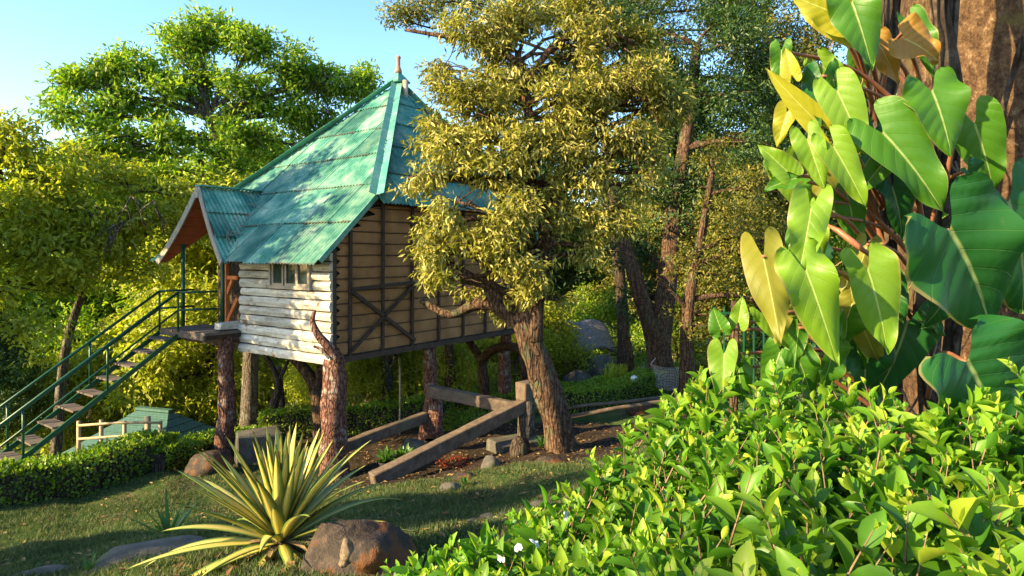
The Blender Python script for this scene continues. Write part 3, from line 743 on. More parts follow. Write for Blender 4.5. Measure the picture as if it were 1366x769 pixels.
p = hw(3.35, 0.3, 0); post('support_post', 'red brown trunk post under the middle of the woven wall', (p.x, p.y, HZ-0.1), (p.x, p.y, gz(p.x, p.y)-0.1), 0.17, 0.15, M['bark_post'], 11)
p = hw(4.4, 5.5, 0); post('support_post', 'trunk post under the rear left side of the house floor', (p.x, p.y, HZ-0.1), (p.x, p.y, gz(p.x, p.y)-0.1), 0.2, 0.15, M['bark_post'], 12)
p = hw(6.6, 0.6, 0); post('support_post', 'trunk post under the far end of the woven wall', (p.x, p.y, HZ-0.1), (p.x, p.y, gz(p.x, p.y)-0.1), 0.2, 0.15, M['bark_post'], 13)
p = hw(6.6, 5.3, 0); post('support_post', 'trunk post under the far rear corner of the house floor', (p.x, p.y, HZ-0.1), (p.x, p.y, gz(p.x, p.y)-0.1), 0.2, 0.15, M['bark_post'], 14)

# concrete footing block by the landing post
p = P(345, 575, 13.2); z = gz(p.x, p.y)
o = MB().box((0, 0, 0.25), (0.9, 0.6, 0.6), jit=0.05, rnd=rh).build('concrete_block', M['rock_grey'], None, bevel=0.03); o.location = (p.x, p.y, z); o.rotation_euler.z = 0.5
tag(o, 'grey concrete footing block beside the landing post', 'block')

# ------------------------------------------------------------------ staircase: landing, open treads, green tube rails
S0 = Vector(hw(-0.45, 4.05, 0))
stair = thing('staircase', 'open metal staircase with green tube rails and plank landing', 'staircase', (S0.x, S0.y, HZ), house.rotation_euler.z)
SI = Matrix.Translation(stair.location)@Matrix.Rotation(stair.rotation_euler.z, 4, 'Z'); SI = SI.inverted()
# landing planks (local x: towards the house is +, y: to the left)
LZ = 0.34
for k in range(7):
    y = -1.02+k*0.265
    MB().box((0.40+rh.uniform(-.02, .02), y, LZ-0.03), (0.98, 0.255, 0.055), jit=0.006, rnd=rh).build('deck_plank', M['deck'], stair)
for y in (-1.05, -0.3, 0.6): MB().bar((-0.05, y, LZ-0.11), (0.85, y, LZ-0.11), 0.07, 0.09).build('deck_joist', M['batten'], stair)
MB().bar((-0.08, -1.12, LZ-0.10), (-0.08, 0.72, LZ-0.10), 0.05, 0.10).build('deck_edge', M['deck'], stair)
MB().box((0.55, -0.95, LZ+0.10), (0.5, 0.22, 0.14), jit=0.02, rnd=rh).build('step_block', M['plank'], stair)
NR, RISE, RUN, SW = 12, 0.235, 0.335, 0.78
sy0, sy1 = -0.02, -0.02+SW
for k in range(NR):
    x, z = -0.22-k*RUN, LZ-0.20-k*RISE
    t_ = MB().box((x, (sy0+sy1)/2, z), (0.28, SW-0.02, 0.035)).build('tread', M['deck'], stair)
    MB().bar((x, sy0+0.01, z-0.035), (x, sy1-0.01, z-0.035), 0.03, 0.03).build('tread_bracket', M['green_metal'], t_)
xe, ze = -0.22-(NR)*RUN, LZ-0.20-(NR)*RISE
for y in (sy0-0.02, sy1+0.02):
    MB().bar((-0.06, y, LZ-0.10), (xe, y, ze-0.02), 0.04, 0.09).build('stringer', M['green_metal'], stair)
    r = 0.022
    MB().tube([(-0.08, y, LZ+0.80), (xe, y, ze+0.88)], r+0.008, 8).build('handrail', M['green_metal'], stair, smooth=True)
    MB().tube([(-0.08, y, LZ+0.42), (xe, y, ze+0.50)], r, 8).build('mid_rail', M['green_metal'], stair, smooth=True)
    for q in (0.0, 0.33, 0.66, 1.0):
        xx = -0.08+(xe+0.08)*q; zb = LZ-0.1+(ze+0.08-LZ)*q
        MB().tube([(xx, y, zb), (xx, y, zb+0.9)], r, 8).build('baluster', M['green_metal'], stair, smooth=True)
for hh in (0.80, 0.42):
    MB().tube([(-0.08, sy0-0.02, LZ+hh), (-0.08, -1.0, LZ+hh)] if hh > 1 else [(-0.08, sy1+0.02, LZ+hh), (0.7, sy1+0.05, LZ+hh)], 0.024, 8).build('landing_rail', M['green_metal'], stair, smooth=True)
    MB().tube([(-0.08, sy0-0.02, LZ+hh), (0.62, -0.35, LZ+hh)], 0.024, 8).build('landing_rail', M['green_metal'], stair, smooth=True)

# ================================================================== trees
D1 = 12.0
tb = P(752, 608, 12.0)
gold_lobes = [lobe(x, y, d, r, None, f) for x, y, d, r, f in [
    (640, 40, 12.6, 62, .8), (612, 120, 12.2, 46, .9), (690, 95, 12.6, 66, .8), (765, 75, 12.8, 66, .8), (835, 110, 12.8, 58, .8), (890, 150, 13.0, 40, .8),
    (640, 150, 11.8, 62, .8), (606, 195, 11.6, 44, .8), (720, 165, 11.9, 56, .7), (800, 165, 12.2, 56, .7), (845, 190, 12.4, 40, .8),
    (655, 235, 11.4, 46, .9), (610, 270, 11.3, 36, .9), (790, 235, 11.9, 44, .9), (810, 290, 11.9, 40, 1.0), (815, 335, 11.9, 24, 1.0), (735, 245, 11.9, 30, .8),
    (660, 300, 11.3, 40, .9), (620, 330, 11.2, 28, .9), (690, 345, 11.3, 30, 1.0), (710, 390, 11.4, 26, .9), (605, 372, 11.2, 17, .8), (745, 400, 11.5, 18, .8),
    (582, 165, 12.0, 28, .8), (575, 235, 11.6, 26, .8), (585, 300, 11.4, 26, .9), (592, 95, 12.2, 26, .8), (860, 230, 12.3, 36, .8), (690, 20, 12.8, 50, .7), (780, 20, 12.9, 56, .7),
    (640, 385, 12.6, 34, .8), (675, 415, 12.4, 26, .8), (735, 300, 12.6, 26, .9), (580, 365, 11.3, 22, 1.1), (835, 60, 13.0, 50, .8), (852, 100, 12.2, 42, .8), (885, 135, 12.4, 34, .8), (830, 175, 11.9, 40, .8), (865, 200, 12.0, 30, .8), (800, 120, 12.0, 46, .8), (745, 130, 11.8, 44, .8), (845, 245, 11.9, 26, .9), (830, 290, 11.8, 24, 1.1), (550, 245, 11.5, 18, .8), (585, 340, 11.3, 22, 1.1),
    (700, 270, 11.3, 34, 1.0), (735, 330, 11.4, 26, 1.1), (755, 280, 11.6, 30, 1.0), (690, 300, 11.2, 26, 1.1), (665, 350, 11.2, 26, 1.0), (640, 340, 11.2, 24, 1.0), (720, 365, 11.2, 24, 1.1), (570, 330, 11.4, 20, 1.1), (566, 195, 11.9, 19, .8), (780, 330, 11.8, 24, 1.2), (700, 200, 11.5, 40, .9), (760, 200, 11.7, 40, .9)]]
def gold_extra(mb, rng, base):
    # twin stems and the twisted secondary limbs
    for pts, r0, r1 in (([P(712, 455, 11.85), P(716, 400, 11.85), P(722, 340, 11.9), P(745, 260, 12.0), P(770, 190, 12.2), P(790, 110, 12.5)], 0.19, 0.05),
                        ([P(705, 440, 11.9), P(660, 400, 12.0), P(650, 340, 12.0), P(670, 250, 12.0), P(640, 160, 12.2)], 0.17, 0.05),
                        ([P(690, 415, 11.9), P(640, 405, 12.2), P(600, 420, 12.4), P(560, 400, 12.6)], 0.15, 0.05),
                        ([P(705, 300, 12.1), P(760, 230, 12.2), P(800, 180, 12.3), P(850, 150, 12.5)], 0.12, 0.04),
                        ([P(700, 120, 12.4), P(740, 60, 12.6), P(800, 40, 12.7), P(850, 60, 12.8)], 0.09, 0.03),
                        ([P(700, 90, 12.4), P(650, 60, 12.5), P(600, 50, 12.6), P(540, 40, 12.7)], 0.08, 0.03)):
        pp = spline([p-base for p in pts], 4)
        mb.tube(pp, [r0+(r1-r0)*i/(len(pp)-1) for i in range(len(pp))], 9, 0.12, rng.uniform(0, 9))
    # hanging dead twigs
    for k in range(40):
        s = P(rng.uniform(600, 900), rng.uniform(20, 230), rng.uniform(11.6, 12.4))-base
        pts = [s]; d = Vector((rng.normal()*0.6, rng.normal()*0.4, -0.5))
        for j in range(6): d = (d+Vector((rng.normal()*0.35, rng.normal()*0.3, -0.12))).normalized(); pts.append(pts[-1]+d*0.13)
        mb.tube(pts, [0.013-0.0016*j for j in range(7)], 4)
tree('leaning_tree', 'leaning gnarled tree with golden drooping leaves beside the woven wall', [tb+Vector((0, 0, -0.2)), P(742, 560, 12.0), P(722, 500, 11.95), P(704, 445, 11.9), P(694, 395, 11.95), P(699, 330, 12.05), P(708, 250, 12.15), P(706, 160, 12.3), P(690, 70, 12.5)],
     (0.29, 0.27, 0.24, 0.22, 0.165, 0.14, 0.115, 0.09, 0.05), gold_lobes, M['lf_gold'], M['bark_warm'], 21, dens=22, per=16, spread=0.27, Lf=0.14, Wf=0.043, gap=0.05, freq=2.1, droop=0.55, twigs=9, sides=16, start=0.45, extra=gold_extra, limb_r=0.08, rough=0.2)
# small green spray at the wall
# big green tree behind the house (left)
g1 = P(330, 560, 22)
L1 = [lobe(x, y, d, r, None, .72) for x, y, d, r in [(285, 42, 23, 46), (235, 62, 22.5, 42), (335, 60, 23, 44), (385, 85, 23.5, 44), (430, 100, 24, 40), (470, 118, 24.5, 34), (490, 105, 25, 24), (180, 85, 22, 40), (135, 92, 21.5, 36), (95, 112, 21, 34), (80, 150, 20.5, 28),
     (150, 140, 21.5, 44), (205, 130, 22, 46), (265, 115, 22.5, 46), (325, 125, 22.5, 46), (385, 140, 23.5, 44), (435, 155, 24, 38), (120, 185, 20.5, 40), (175, 195, 21, 42), (230, 185, 21.5, 42), (290, 185, 22, 42), (345, 190, 22.5, 38), (400, 195, 24, 36), (150, 240, 20, 38), (210, 240, 20.5, 38), (265, 235, 21, 34), (310, 225, 22, 30), (105, 235, 20, 34)]]
tree('broadleaf_tree', 'tall spreading green tree rising behind the porch gable', [Vector((g1.x, g1.y, gz(g1.x, g1.y)-0.2)), P(335, 440, 22), P(325, 330, 22), P(300, 230, 22), P(280, 150, 22.5)], (0.30, 0.12), L1, M['lf_green'], M['bark_grey'], 5,
     dens=9, per=16, spread=0.5, Lf=0.22, Wf=0.09, gap=0.07, freq=1.7, droop=0.3, twigs=9, start=0.35, limb_r=0.16, tw=1.1)
def pale_twigs(mb, rng, base):
    # forked, downward hanging bare twigs
    for px, py in ((175, 262), (150, 300), (168, 295), (205, 268), (95, 300), (130, 275)):
        s = P(px, py, 17.2)-base
        for q in range(4):
            pts = [s]; d = Vector((rng.normal()*.5, rng.normal()*.2, -.6))
            for j in range(7): d = (d+Vector((rng.normal()*.35, rng.normal()*.2, -.15))).normalized(); pts.append(pts[-1]+d*.16)
            mb.tube(pts, [.024-.0028*j for j in range(8)], 5)
g6 = P(70, 600, 19)
L6 = [lobe(x, y, d, r, None, .7) for x, y, d, r in [(110, 215, 19, 44), (170, 245, 19, 48), (235, 262, 19.5, 44), (140, 290, 18.5, 48), (205, 310, 19, 46), (80, 260, 18.5, 40), (110, 335, 18, 44), (260, 305, 20, 36), (180, 360, 19, 42), (300, 250, 21, 40), (60, 310, 18, 40)]]  # tree added in lime: sun on the lower foliage put into leaf colour
tree('broadleaf_tree', 'sunlit yellow tree with drooping pale twigs left of the porch gable', [Vector((g6.x, g6.y, gz(g6.x, g6.y)-0.2)), P(85, 480, 19), P(110, 390, 19), P(140, 300, 19), P(180, 250, 19)], (0.16, 0.06), L6, M['lf_lime'], M['bark_grey'], 15, extra=pale_twigs,
     dens=7, per=14, spread=0.42, Lf=0.19, Wf=0.08, gap=0.1, freq=1.7, tw=1.0, droop=0.3, twigs=9, start=0.3)
# lime tree at the left edge
g2 = P(-60, 640, 17)
L2 = [lobe(x, y, d, r, None, .8) for x, y, d, r in [(10, 190, 17, 50), (-50, 200, 17, 70), (60, 240, 17, 60), (20, 290, 16.5, 66), (100, 290, 17.5, 56), (-60, 310, 16, 80), (60, 345, 16.5, 58), (150, 330, 18, 48), (0, 390, 16, 66), (100, 385, 17, 44), (-70, 420, 15, 80), (30, 450, 15.5, 54), (185, 290, 18.5, 40)]]
tree('broadleaf_tree', 'yellow green tree overhanging the green staircase', [Vector((g2.x, g2.y, gz(g2.x, g2.y)-0.2)), P(-70, 480, 17), P(-40, 360, 17), P(0, 250, 17)], (0.4, 0.12), L2, M['lf_lime'], M['bark_dark'], 6,
     dens=7.5, per=15, spread=0.42, Lf=0.20, Wf=0.085, gap=0.14, freq=0.8, droop=0.3, twigs=8, start=0.3)
# big dark tree to the right of the leaning one
g3 = P(885, 515, 19)
L3 = [lobe(x, y, d, r, None, .8) for x, y, d, r in [(900, 60, 20, 70), (980, 60, 20, 66), (840, 30, 21, 60), (960, 130, 19.5, 60), (1030, 110, 20, 56), (1000, 190, 19, 52), (900, 140, 20, 50), (1040, 190, 19.5, 44), (870, 240, 19.5, 50), (900, 300, 19.5, 48), (850, 330, 20, 44), (950, 250, 19, 44), (980, 20, 21, 60), (860, 400, 20, 40)]]
def dark_extra(mb, rng, base):
    for pts, r0, r1 in (([P(880, 510, 19), P(868, 440, 19), P(850, 380, 19), P(835, 330, 19.2), P(815, 270, 19.5)], 0.30, 0.16),):
        pp = spline([p-base for p in pts], 4); mb.tube(pp, [r0+(r1-r0)*i/(len(pp)-1) for i in range(len(pp))], 9, 0.12, 3)
tree('evergreen_tree', 'tall dark green tree with thick trunk beyond the leaning tree', [Vector((g3.x, g3.y, gz(g3.x, g3.y)-0.2)), P(878, 460, 19), P(890, 380, 19.2), P(900, 280, 19.5), P(920, 150, 20), P(930, 60, 20)], (0.42, 0.14), L3, M['lf_dark'], M['bark_warm'], 7,
     dens=8.5, per=17, spread=0.42, Lf=0.15, Wf=0.06, gap=0.10, freq=0.9, droop=0.3, twigs=8, start=0.35, extra=dark_extra)
# olive tree with reddish trunk next to it
g4 = P(918, 520, 17)
L4 = [lobe(x, y, d, r, None, .85) for x, y, d, r in [(930, 350, 17, 44), (985, 310, 17, 44), (1010, 250, 17, 44), (960, 280, 17.4, 38), (930, 420, 16.8, 34), (990, 370, 17, 38), (950, 210, 17.5, 36), (890, 380, 16.8, 28), (970, 440, 17, 30), (1050, 320, 17, 36), (1060, 400, 17, 40)]]
tree('olive_leaved_tree', 'olive leaved tree with sunlit reddish trunk holding the hammock', [Vector((g4.x, g4.y, gz(g4.x, g4.y)-0.2)), P(916, 460, 17), P(920, 400, 17), P(935, 320, 17.2), P(950, 230, 17.4)], (0.24, 0.08), L4, M['lf_olive'], M['bark_warm'], 9,
     dens=8.5, per=15, spread=0.34, Lf=0.12, Wf=0.05, gap=0.12, freq=1.2, droop=0.3, twigs=8, start=0.35)
# high golden canopy behind
g5 = P(835, 540, 24)
L5 = [lobe(x, y, d, r, None, .75) for x, y, d, r in [(800, 10, 25, 66), (730, 0, 25, 56), (870, -20, 26, 66), (960, -10, 26, 66), (1040, 10, 26, 60), (1080, 60, 26, 50), (620, -10, 25, 50), (560, 5, 24, 42), (530, 25, 24, 26), (1000, 60, 26, 50)]]
tree('canopy_tree', 'tall olive gold tree whose high canopy closes the view over the path', [Vector((g5.x, g5.y, gz(g5.x, g5.y)-0.2)), P(830, 400, 24), P(815, 250, 24), P(800, 120, 24.5), P(800, 20, 25)], (0.26, 0.12), L5, M['lf_olive'], M['bark_dark'], 10,
     dens=7.5, per=15, spread=0.5, Lf=0.17, Wf=0.07, gap=0.14, freq=0.8, droop=0.3, twigs=8, start=0.5)

# prototypes for the wood behind; copies are moved, turned and scaled
def proto(name, label, mat, bark, seed, h, r, nl, Lf, Wf, dens=6.5, low=0.35):
    rng = np.random.default_rng(seed); lobes = []
    for k in range(nl):
        q = low+(1-low)*(k+0.5)/nl; a = k*2.4+rng.uniform(-.4, .4); rr = r*0.62*math.sin(math.pi*min(1, 0.25+0.7*q))*rng.uniform(0.6, 1.1)
        lr = r*rng.uniform(0.34, 0.5)
        lobes.append((math.cos(a)*rr, math.sin(a)*rr, h*q*0.95, lr, lr, lr*0.8))
    lobes.append((0, 0, h*0.95, r*0.4, r*0.4, r*0.35))
    return tree(name, label, [Vector((0, 0, -0.3)), Vector((0.1, 0, h*0.3)), Vector((-0.15, 0.1, h*0.6)), Vector((0.05, 0, h*0.9))], (h*0.028, 0.06), lobes, mat, bark, seed, dens=dens, per=13, spread=0.5, Lf=Lf, Wf=Wf, gap=0.14, freq=0.8, twigs=5, start=0.3, group='trees of the wood behind the house')
protos = [proto('woodland_tree', '', M['lf_lime'], M['bark_grey'], 31, 9.5, 4.0, 13, 0.22, 0.10),
          proto('woodland_tree', '', M['lf_green'], M['bark_dark'], 32, 10.5, 4.2, 14, 0.22, 0.10),
          proto('woodland_tree', '', M['lf_olive'], M['bark_warm'], 33, 8.5, 3.6, 12, 0.20, 0.085),
          proto('woodland_tree', '', M['lf_dark'], M['bark_dark'], 34, 11.5, 4.4, 14, 0.20, 0.09),
          proto('woodland_bush', '', M['lf_lime'], M['bark_grey'], 35, 4.2, 2.6, 10, 0.18, 0.08, low=0.12),
          proto('woodland_bush', '', M['lf_green'], M['bark_grey'], 36, 3.6, 2.4, 10, 0.16, 0.07, low=0.12),
          proto('woodland_tree', 'airy tree with thin foliage added unseen above the stair foot for dappled shade', M['lf_green'], M['bark_grey'], 37, 9.5, 3.6, 12, 0.26, 0.11, dens=2.4, low=0.58)]
protos[6].location = (-16.5, 13.2, gz(-16.5, 13.2)-0.1); protos[6]['group'] = 'added unseen shade trees left of the lawn'  # stands out of view, added to dapple the light
KINDW = ['yellow green', 'mid green', 'olive brown', 'dark green', 'lime leaved', 'fresh green', 'airy green']
used = set()
def put(k, px, d, s, where, sz=1.0):
    src = protos[k]; o = src if k not in used else copy_tree(src); used.add(k)
    x = (px-CX)/F*d; rr = random.Random(int(px*7+d*13))
    o.location = (x, d, gz(x, d)-0.1); o.rotation_euler.z = rr.uniform(0, 6.28); o.scale = (s, s, s*sz)
    o['label'] = KINDW[k]+(' bush ' if k > 3 else ' tree ')+where; o['category'] = 'bush' if k > 3 else 'tree'
    if k > 3: o['group'] = 'bushes of the wood behind the house'
    return o
# under and behind the house: (kind, px, d, scale, where)
for k, px, d, s, w in [(0, 240, 30, .95, 'behind the stair landing'), (4, 180, 29, 1.0, 'behind the green tiled hut'), (0, 120, 34, 1.0, 'far below the stair foot'), (4, 330, 25, 1.1, 'showing right of the landing post'),
        (0, 400, 30, .85, 'showing through the fork of the crooked tree'), (4, 460, 26, 1.1, 'directly behind the front support post'), (0, 520, 32, .85, 'behind the pale forked trunk'), (4, 590, 25, 1.1, 'behind the twin stump'),
        (4, 250, 26, .8, 'against the right slope of the green tiled roof'), (4, 650, 27, 1.1, 'behind the arching forked trunk'), (4, 545, 21, .7, 'beside the thin leaning trunk'), (0, 620, 34, .9, 'high behind the twin stump'),
        (4, 420, 21, .7, 'at the foot of the crooked sunlit tree'), (4, 90, 27, 1.2, 'under the green staircase'), (0, 280, 26, 1.15, 'filling the gap below the porch gable'), (0, 350, 32, 1.1, 'behind the plank wall'), (4, 690, 24, .8, 'left of the leaning trunk'),
        (4, 730, 26, .8, 'sunlit right of the leaning trunk'), (4, 480, 20, .6, 'just beyond the low hedge by the front post'), (4, 610, 20.5, .55, 'just beyond the ground cover by the stump'), (4, 110, 26, .6, 'left of the green tiled roof')]:
    put(k, px, d, s, w)
for k, px, d, s, w in [(1, 20, 36, 1.0, 'far behind the stair handrail'), (0, -60, 30, 1.0, 'beyond the tree overhanging the stairs'), (1, 90, 42, 1.1, 'of the distant wood left of the porch'), (0, 180, 44, 1.1, 'of the distant wood behind the porch'), (1, -120, 24, .9, 'left of the stair foot'), (3, -30, 22, .6, 'low in the shade beside the stair foot'), (1, 230, 38, 1.15, 'of the distant wood above the porch post'), (1, 195, 33, 1.35, 'closing the view under the big spreading crown'), (1, 110, 35, 1.4, 'closing the view beyond the sunlit drooping tree'), (1, 330, 36, 1.5, 'closing the view behind the roof valley')]:
    put(k, px, d, s, w)
for k, px, d, s, w in [(3, 700, 38, 1.1, 'behind the leaning tree'), (1, 760, 40, .9, 'behind the grey thatched hut'), (2, 830, 36, 1.1, 'right behind the grey thatched hut'), (3, 900, 34, 1.3, 'behind the thick dark trunk'), (2, 970, 33, 1.3, 'beyond the olive hammock tree'), (3, 1050, 32, 1.3, 'behind the green bar fence'),
        (2, 1130, 30, 1.3, 'behind the climbing plant'), (3, 1200, 28, 1.2, 'hidden behind the massive trunk'), (5, 830, 30, 1.1, 'below the grey thatched hut'), (5, 900, 27, .9, 'between the thick trunk and the olive tree'), (4, 960, 28, 1.0, 'right of the olive tree trunk'), (5, 1040, 25, 1.1, 'before the dark trees by the fence'),
        (2, 640, 42, 1.0, 'of the far wood behind the house'), (5, 730, 34, 1.0, 'seen beside the leaning trunk'), (3, 1290, 26, 1.2, 'beyond the massive trunk'), (5, 1120, 24, 1.2, 'behind the philodendron stems'), (2, 1010, 24, .9, 'over the brown fence post'), (5, 785, 34, 1.1, 'left of the grey thatched hut'), (3, 560, 48, .9, 'far behind the tree house roof'), (2, 1400, 24, 1.2, 'right of the massive trunk'), (2, 880, 28, .9, 'sunlit beside the thick dark trunk')]:
    put(k, px, d, s, w)
# unseen trees added on the west side to throw evening shade over the lawn
for k, x, y, s, w in [(1, -13.0, 1.6, .70, 'added unseen left of the lawn for shade'), (6, -14.2, 10.5, 1.22, 'added unseen level with the stair foot for shade')]:
    o = copy_tree(protos[k]); o.location = (x, y, gz(x, y)-0.1); o.scale = (s, s, s); o['label'] = KINDW[k]+' tree '+w; o['category'] = 'tree'; o['group'] = 'added unseen shade trees left of the lawn'

o = copy_tree(protos[6]); o.location = (-7.4, -3.0, gz(-7.4, -3.0)-0.1); o.scale = (0.6, 0.6, 0.56); o['label'] = 'airy green tree added unseen behind the viewpoint to shade the leafy bush'; o['category'] = 'tree'; o['group'] = 'added unseen shade trees left of the lawn'  # low unseen tree added to throw shade on the foreground
# individual trunks under the house
def bare(label, pts, r0, r1, seed, mat='bark_warm', branches=()):
    base = Vector(pts[0]); base.z = gz(base.x, base.y)-0.1
    o = thing('young_tree', label, 'tree', base)
    pp = spline([base]+[Vector(p) for p in pts[1:]], 4); mb = MB()
    mb.tube([p-base for p in pp], [r0+(r1-r0)*i/(len(pp)-1) for i in range(len(pp))], 9, 0.14, seed)
    o2 = mb.build('trunk', M[mat], o, smooth=True)
    for bp, a, b_ in branches:
        q = spline([Vector(p)-base for p in bp], 4)
        MB().tube(q, [a+(b_-a)*i/(len(q)-1) for i in range(len(q))], 8, 0.12, seed+1).build('branch', M[mat], o, smooth=True)
    return o
bare('crooked sunlit tree forking under the plank wall', [P(428, 600, 15), P(428, 560, 15), P(422, 520, 15), P(408, 495, 15), P(385, 470, 15.2)], 0.22, 0.10, 41, 'bark_warm',
     [([P(422, 525, 15), P(428, 495, 15), P(440, 470, 15.2)], 0.14, 0.08)])
bare('slim forked trunk behind the landing post', [P(360, 585, 18), P(365, 545, 18), P(372, 510, 18), P(352, 470, 18)], 0.16, 0.06, 42, 'bark_dark', [([P(372, 510, 18), P(385, 480, 18)], 0.08, 0.04)])
bare('thin straight trunk between the two posts under the house', [P(378, 582, 19), P(376, 540, 19), P(372, 490, 19)], 0.12, 0.07, 43, 'bark_dark')
bare('pale sunlit trunk with a fork behind the front post', [P(520, 545, 20), P(517, 505, 20), P(512, 470, 20), P(505, 440, 20)], 0.19, 0.12, 44, 'bark_grey', [([P(516, 500, 20), P(528, 475, 20), P(538, 450, 20)], 0.10, 0.05)])
bare('thin leaning trunk right of the pale forked trunk', [P(555, 540, 21), P(551, 500, 21), P(546, 450, 21)], 0.11, 0.08, 45, 'bark_warm')
bare('straight sunlit trunk behind the stump post', [P(602, 522, 20), P(600, 490, 20), P(597, 440, 20)], 0.17, 0.14, 46, 'bark_warm')
bare('forked trunk arching left of the leaning tree', [P(648, 530, 18), P(644, 505, 18), P(640, 478, 18), P(622, 450, 18)], 0.17, 0.10, 47, 'bark_warm', [([P(641, 482, 18), P(655, 468, 17.5), P(680, 462, 16.5), P(700, 470, 15)], 0.14, 0.10)])
bare('short sunlit trunk behind the square pillar', [P(700, 520, 19), P(699, 490, 19), P(697, 460, 19)], 0.13, 0.10, 48, 'bark_warm')
bare('slender trunk beside the low green bush', [P(842, 505, 21), P(841, 480, 21), P(837, 450, 21), P(830, 420, 21)], 0.13, 0.07, 49, 'bark_warm', [([P(838, 452, 21), P(828, 462, 21), P(815, 464, 21)], 0.05, 0.02)])

# ================================================================== garden structures
def on(px, d, dz=0.0):
    x = (px-CX)/F*d; return Vector((x, d, gz(x, d)+dz))

# stump and beam railing
rail = thing('log_railing', 'weathered timber beams meeting at a square pillar beside the leaning tree', 'railing', on(700, 13.2))
RL = rail.location
def beam(a, b, w, h, n=8, mat='concrete_wood'):
    a, b = Vector(a)-RL, Vector(b)-RL; mb = MB(); d = (b-a).normalized(); sd = d.cross(Vector((0, 0, 1))).normalized(); up = sd.cross(d); V = []; Fc = []
    s0 = rh.uniform(0, 99)
    for i in range(n+1):
        p = a.lerp(b, i/n)
        for k, (q, r) in enumerate(((-1, -1), (1, -1), (1, 1), (-1, 1))):
            j = mnoise.noise(Vector((i*0.9, k*3.1, s0)))*0.018
            V.append(p+sd*(w/2+j)*q+up*(h/2+j)*r)
    for i in range(n):
        for k in range(4): x = i*4+k; y = i*4+(k+1) % 4; Fc.append((x, y, y+4, x+4))
    Fc += [(3, 2, 1, 0), tuple(n*4+k for k in range(4))]
    return mb.add(V, Fc).build('beam', M[mat], rail, bevel=0.015)
beam(P(497, 642, 10.9), P(712, 534, 13.1), 0.22, 0.26, 12)
beam(P(402, 618, 11.9), P(568, 556, 13.75), 0.16, 0.22, 10)
beam(P(571, 521, 13.6), P(694, 546, 13.05), 0.20, 0.24, 8)
pb = P(702, 520, 13.0)
m_ = MB(); m_.box((pb.x-RL.x, pb.y-RL.y, pb.z-RL.z-0.02), (0.36, 0.30, 0.36), M=Matrix.Rotation(0.75, 3, 'Z'), jit=0.012, rnd=rh); m_.build('pillar_cap', M['concrete_wood'], rail, bevel=0.02)
m_ = MB(); m_.tube([Vector((pb.x, pb.y, gz(pb.x, pb.y)-0.3))-RL, Vector((pb.x, pb.y, pb.z-0.15))-RL], [0.2, 0.17], 10, 0.12, 3); m_.build('pillar', M['bark_grey'], rail, smooth=True)
ps = P(577, 560, 13.8); zs_ = gz(ps.x, ps.y)
st = thing('stump', 'twin lobed reddish stump carrying the end of the timber beam', 'stump', (ps.x, ps.y, zs_-0.1))
zt = P(577, 522, 13.8).z-zs_+0.1
MB().tube([(0.05, 0, 0), (0.06, 0, zt*0.4), (0.08, 0, zt)], [0.2, 0.16, 0.14], 12, 0.16, 5).build('trunk', M['bark_post'], st, smooth=True)
MB().tube([(-0.17, 0.05, 0), (-0.16, 0.05, zt*0.3), (-0.12, 0.03, zt*0.62)], [0.16, 0.13, 0.11], 12, 0.16, 7).build('trunk', M['bark_post'], st, smooth=True)
# block step and rails by the leaning tree
def block(px, d, size, label, mat, rz=0.3, cat='block', dz=0.0, name='stone_block'):
    p = on(px, d, dz); o = MB().box((0, 0, size[2]/2-0.1), size, jit=min(size)*0.08, rnd=rh).build(name, M[mat], None, bevel=0.03)
    o.location = p; o.rotation_euler.z = rz; return tag(o, label, cat)
block(688, 12.8, (1.0, 0.7, 0.30), 'low square stone step at the foot of the pillar', 'rock_grey', 0.5, 'step', name='stone_step')
for k, (a, b, r, lab) in enumerate((((725, 14.2), (1000, 15.5), 0.05, 'long bare pole lying along the edge of the bed right of the leaning tree'), ((728, 14.5), (880, 15.4), 0.04, 'thinner pole raised just behind the long ground pole'))):
    p, q = on(*a, 0.10+0.16*k), on(*b, 0.08+0.16*k)
    o = MB().tube([p-p+Vector((0, 0, 0)), (q-p)*0.33+Vector((0, 0, .03)), (q-p)*0.66, q-p], r, 8, 0.05, k).build('ground_pole', M['concrete_wood'], None, smooth=True); o.location = p
    tag(o, lab, 'pole')
# thin stake behind the front post
p = on(533, 15.0); o = MB().tube([(0, 0, -0.1), (0.01, 0, 1.0), (0, 0, P(533, 478, 15).z-p.z)], 0.022, 7).build('stake', M['bamboo'], None, smooth=True); o.location = p
tag(o, 'thin upright bamboo stake left of the twin stump', 'stake')
# flower pots
def pot(px, d, r, h, label, seed, plant=True):
    p = on(px, d, 0.01); o = thing('plant_pot', label, 'plant pot', p, 0, 'black plastic plant pots')
    MB().tube([(0, 0, 0), (0, 0, h*0.86), (0, 0, h*0.86), (0, 0, h), (0, 0, h), (0, 0, h*0.9)], [r*0.72, r*0.95, r*1.06, r*1.06, r*0.95, r*0.9], 16).build('tub', M['black_plastic'], o)
    if plant:
        rng = np.random.default_rng(seed); n = 60; u = rnd_dir(rng, n); u[:, 2] = abs(u[:, 2])
        link('foliage', leaves('foliage', np.array([0, 0, h])+u*rng.uniform(0.02, r*1.1, (n, 1)), u+np.array([0, 0, .3]), rnd_dir(rng, n)+np.array([0, 0, 1.5]), rng.uniform(.09, .16, n), rng.uniform(.05, .09, n)), M['lf_weed'], o)
pot(515, 11.6, 0.13, 0.24, 'black pot with bushy green plant between the timber beams', 1)
pot(538, 11.9, 0.15, 0.24, 'black pot with a small low plant beside the bushier one', 2)
pot(574, 13.2, 0.12, 0.20, 'empty black pot at the foot of the twin stump', 3, False)

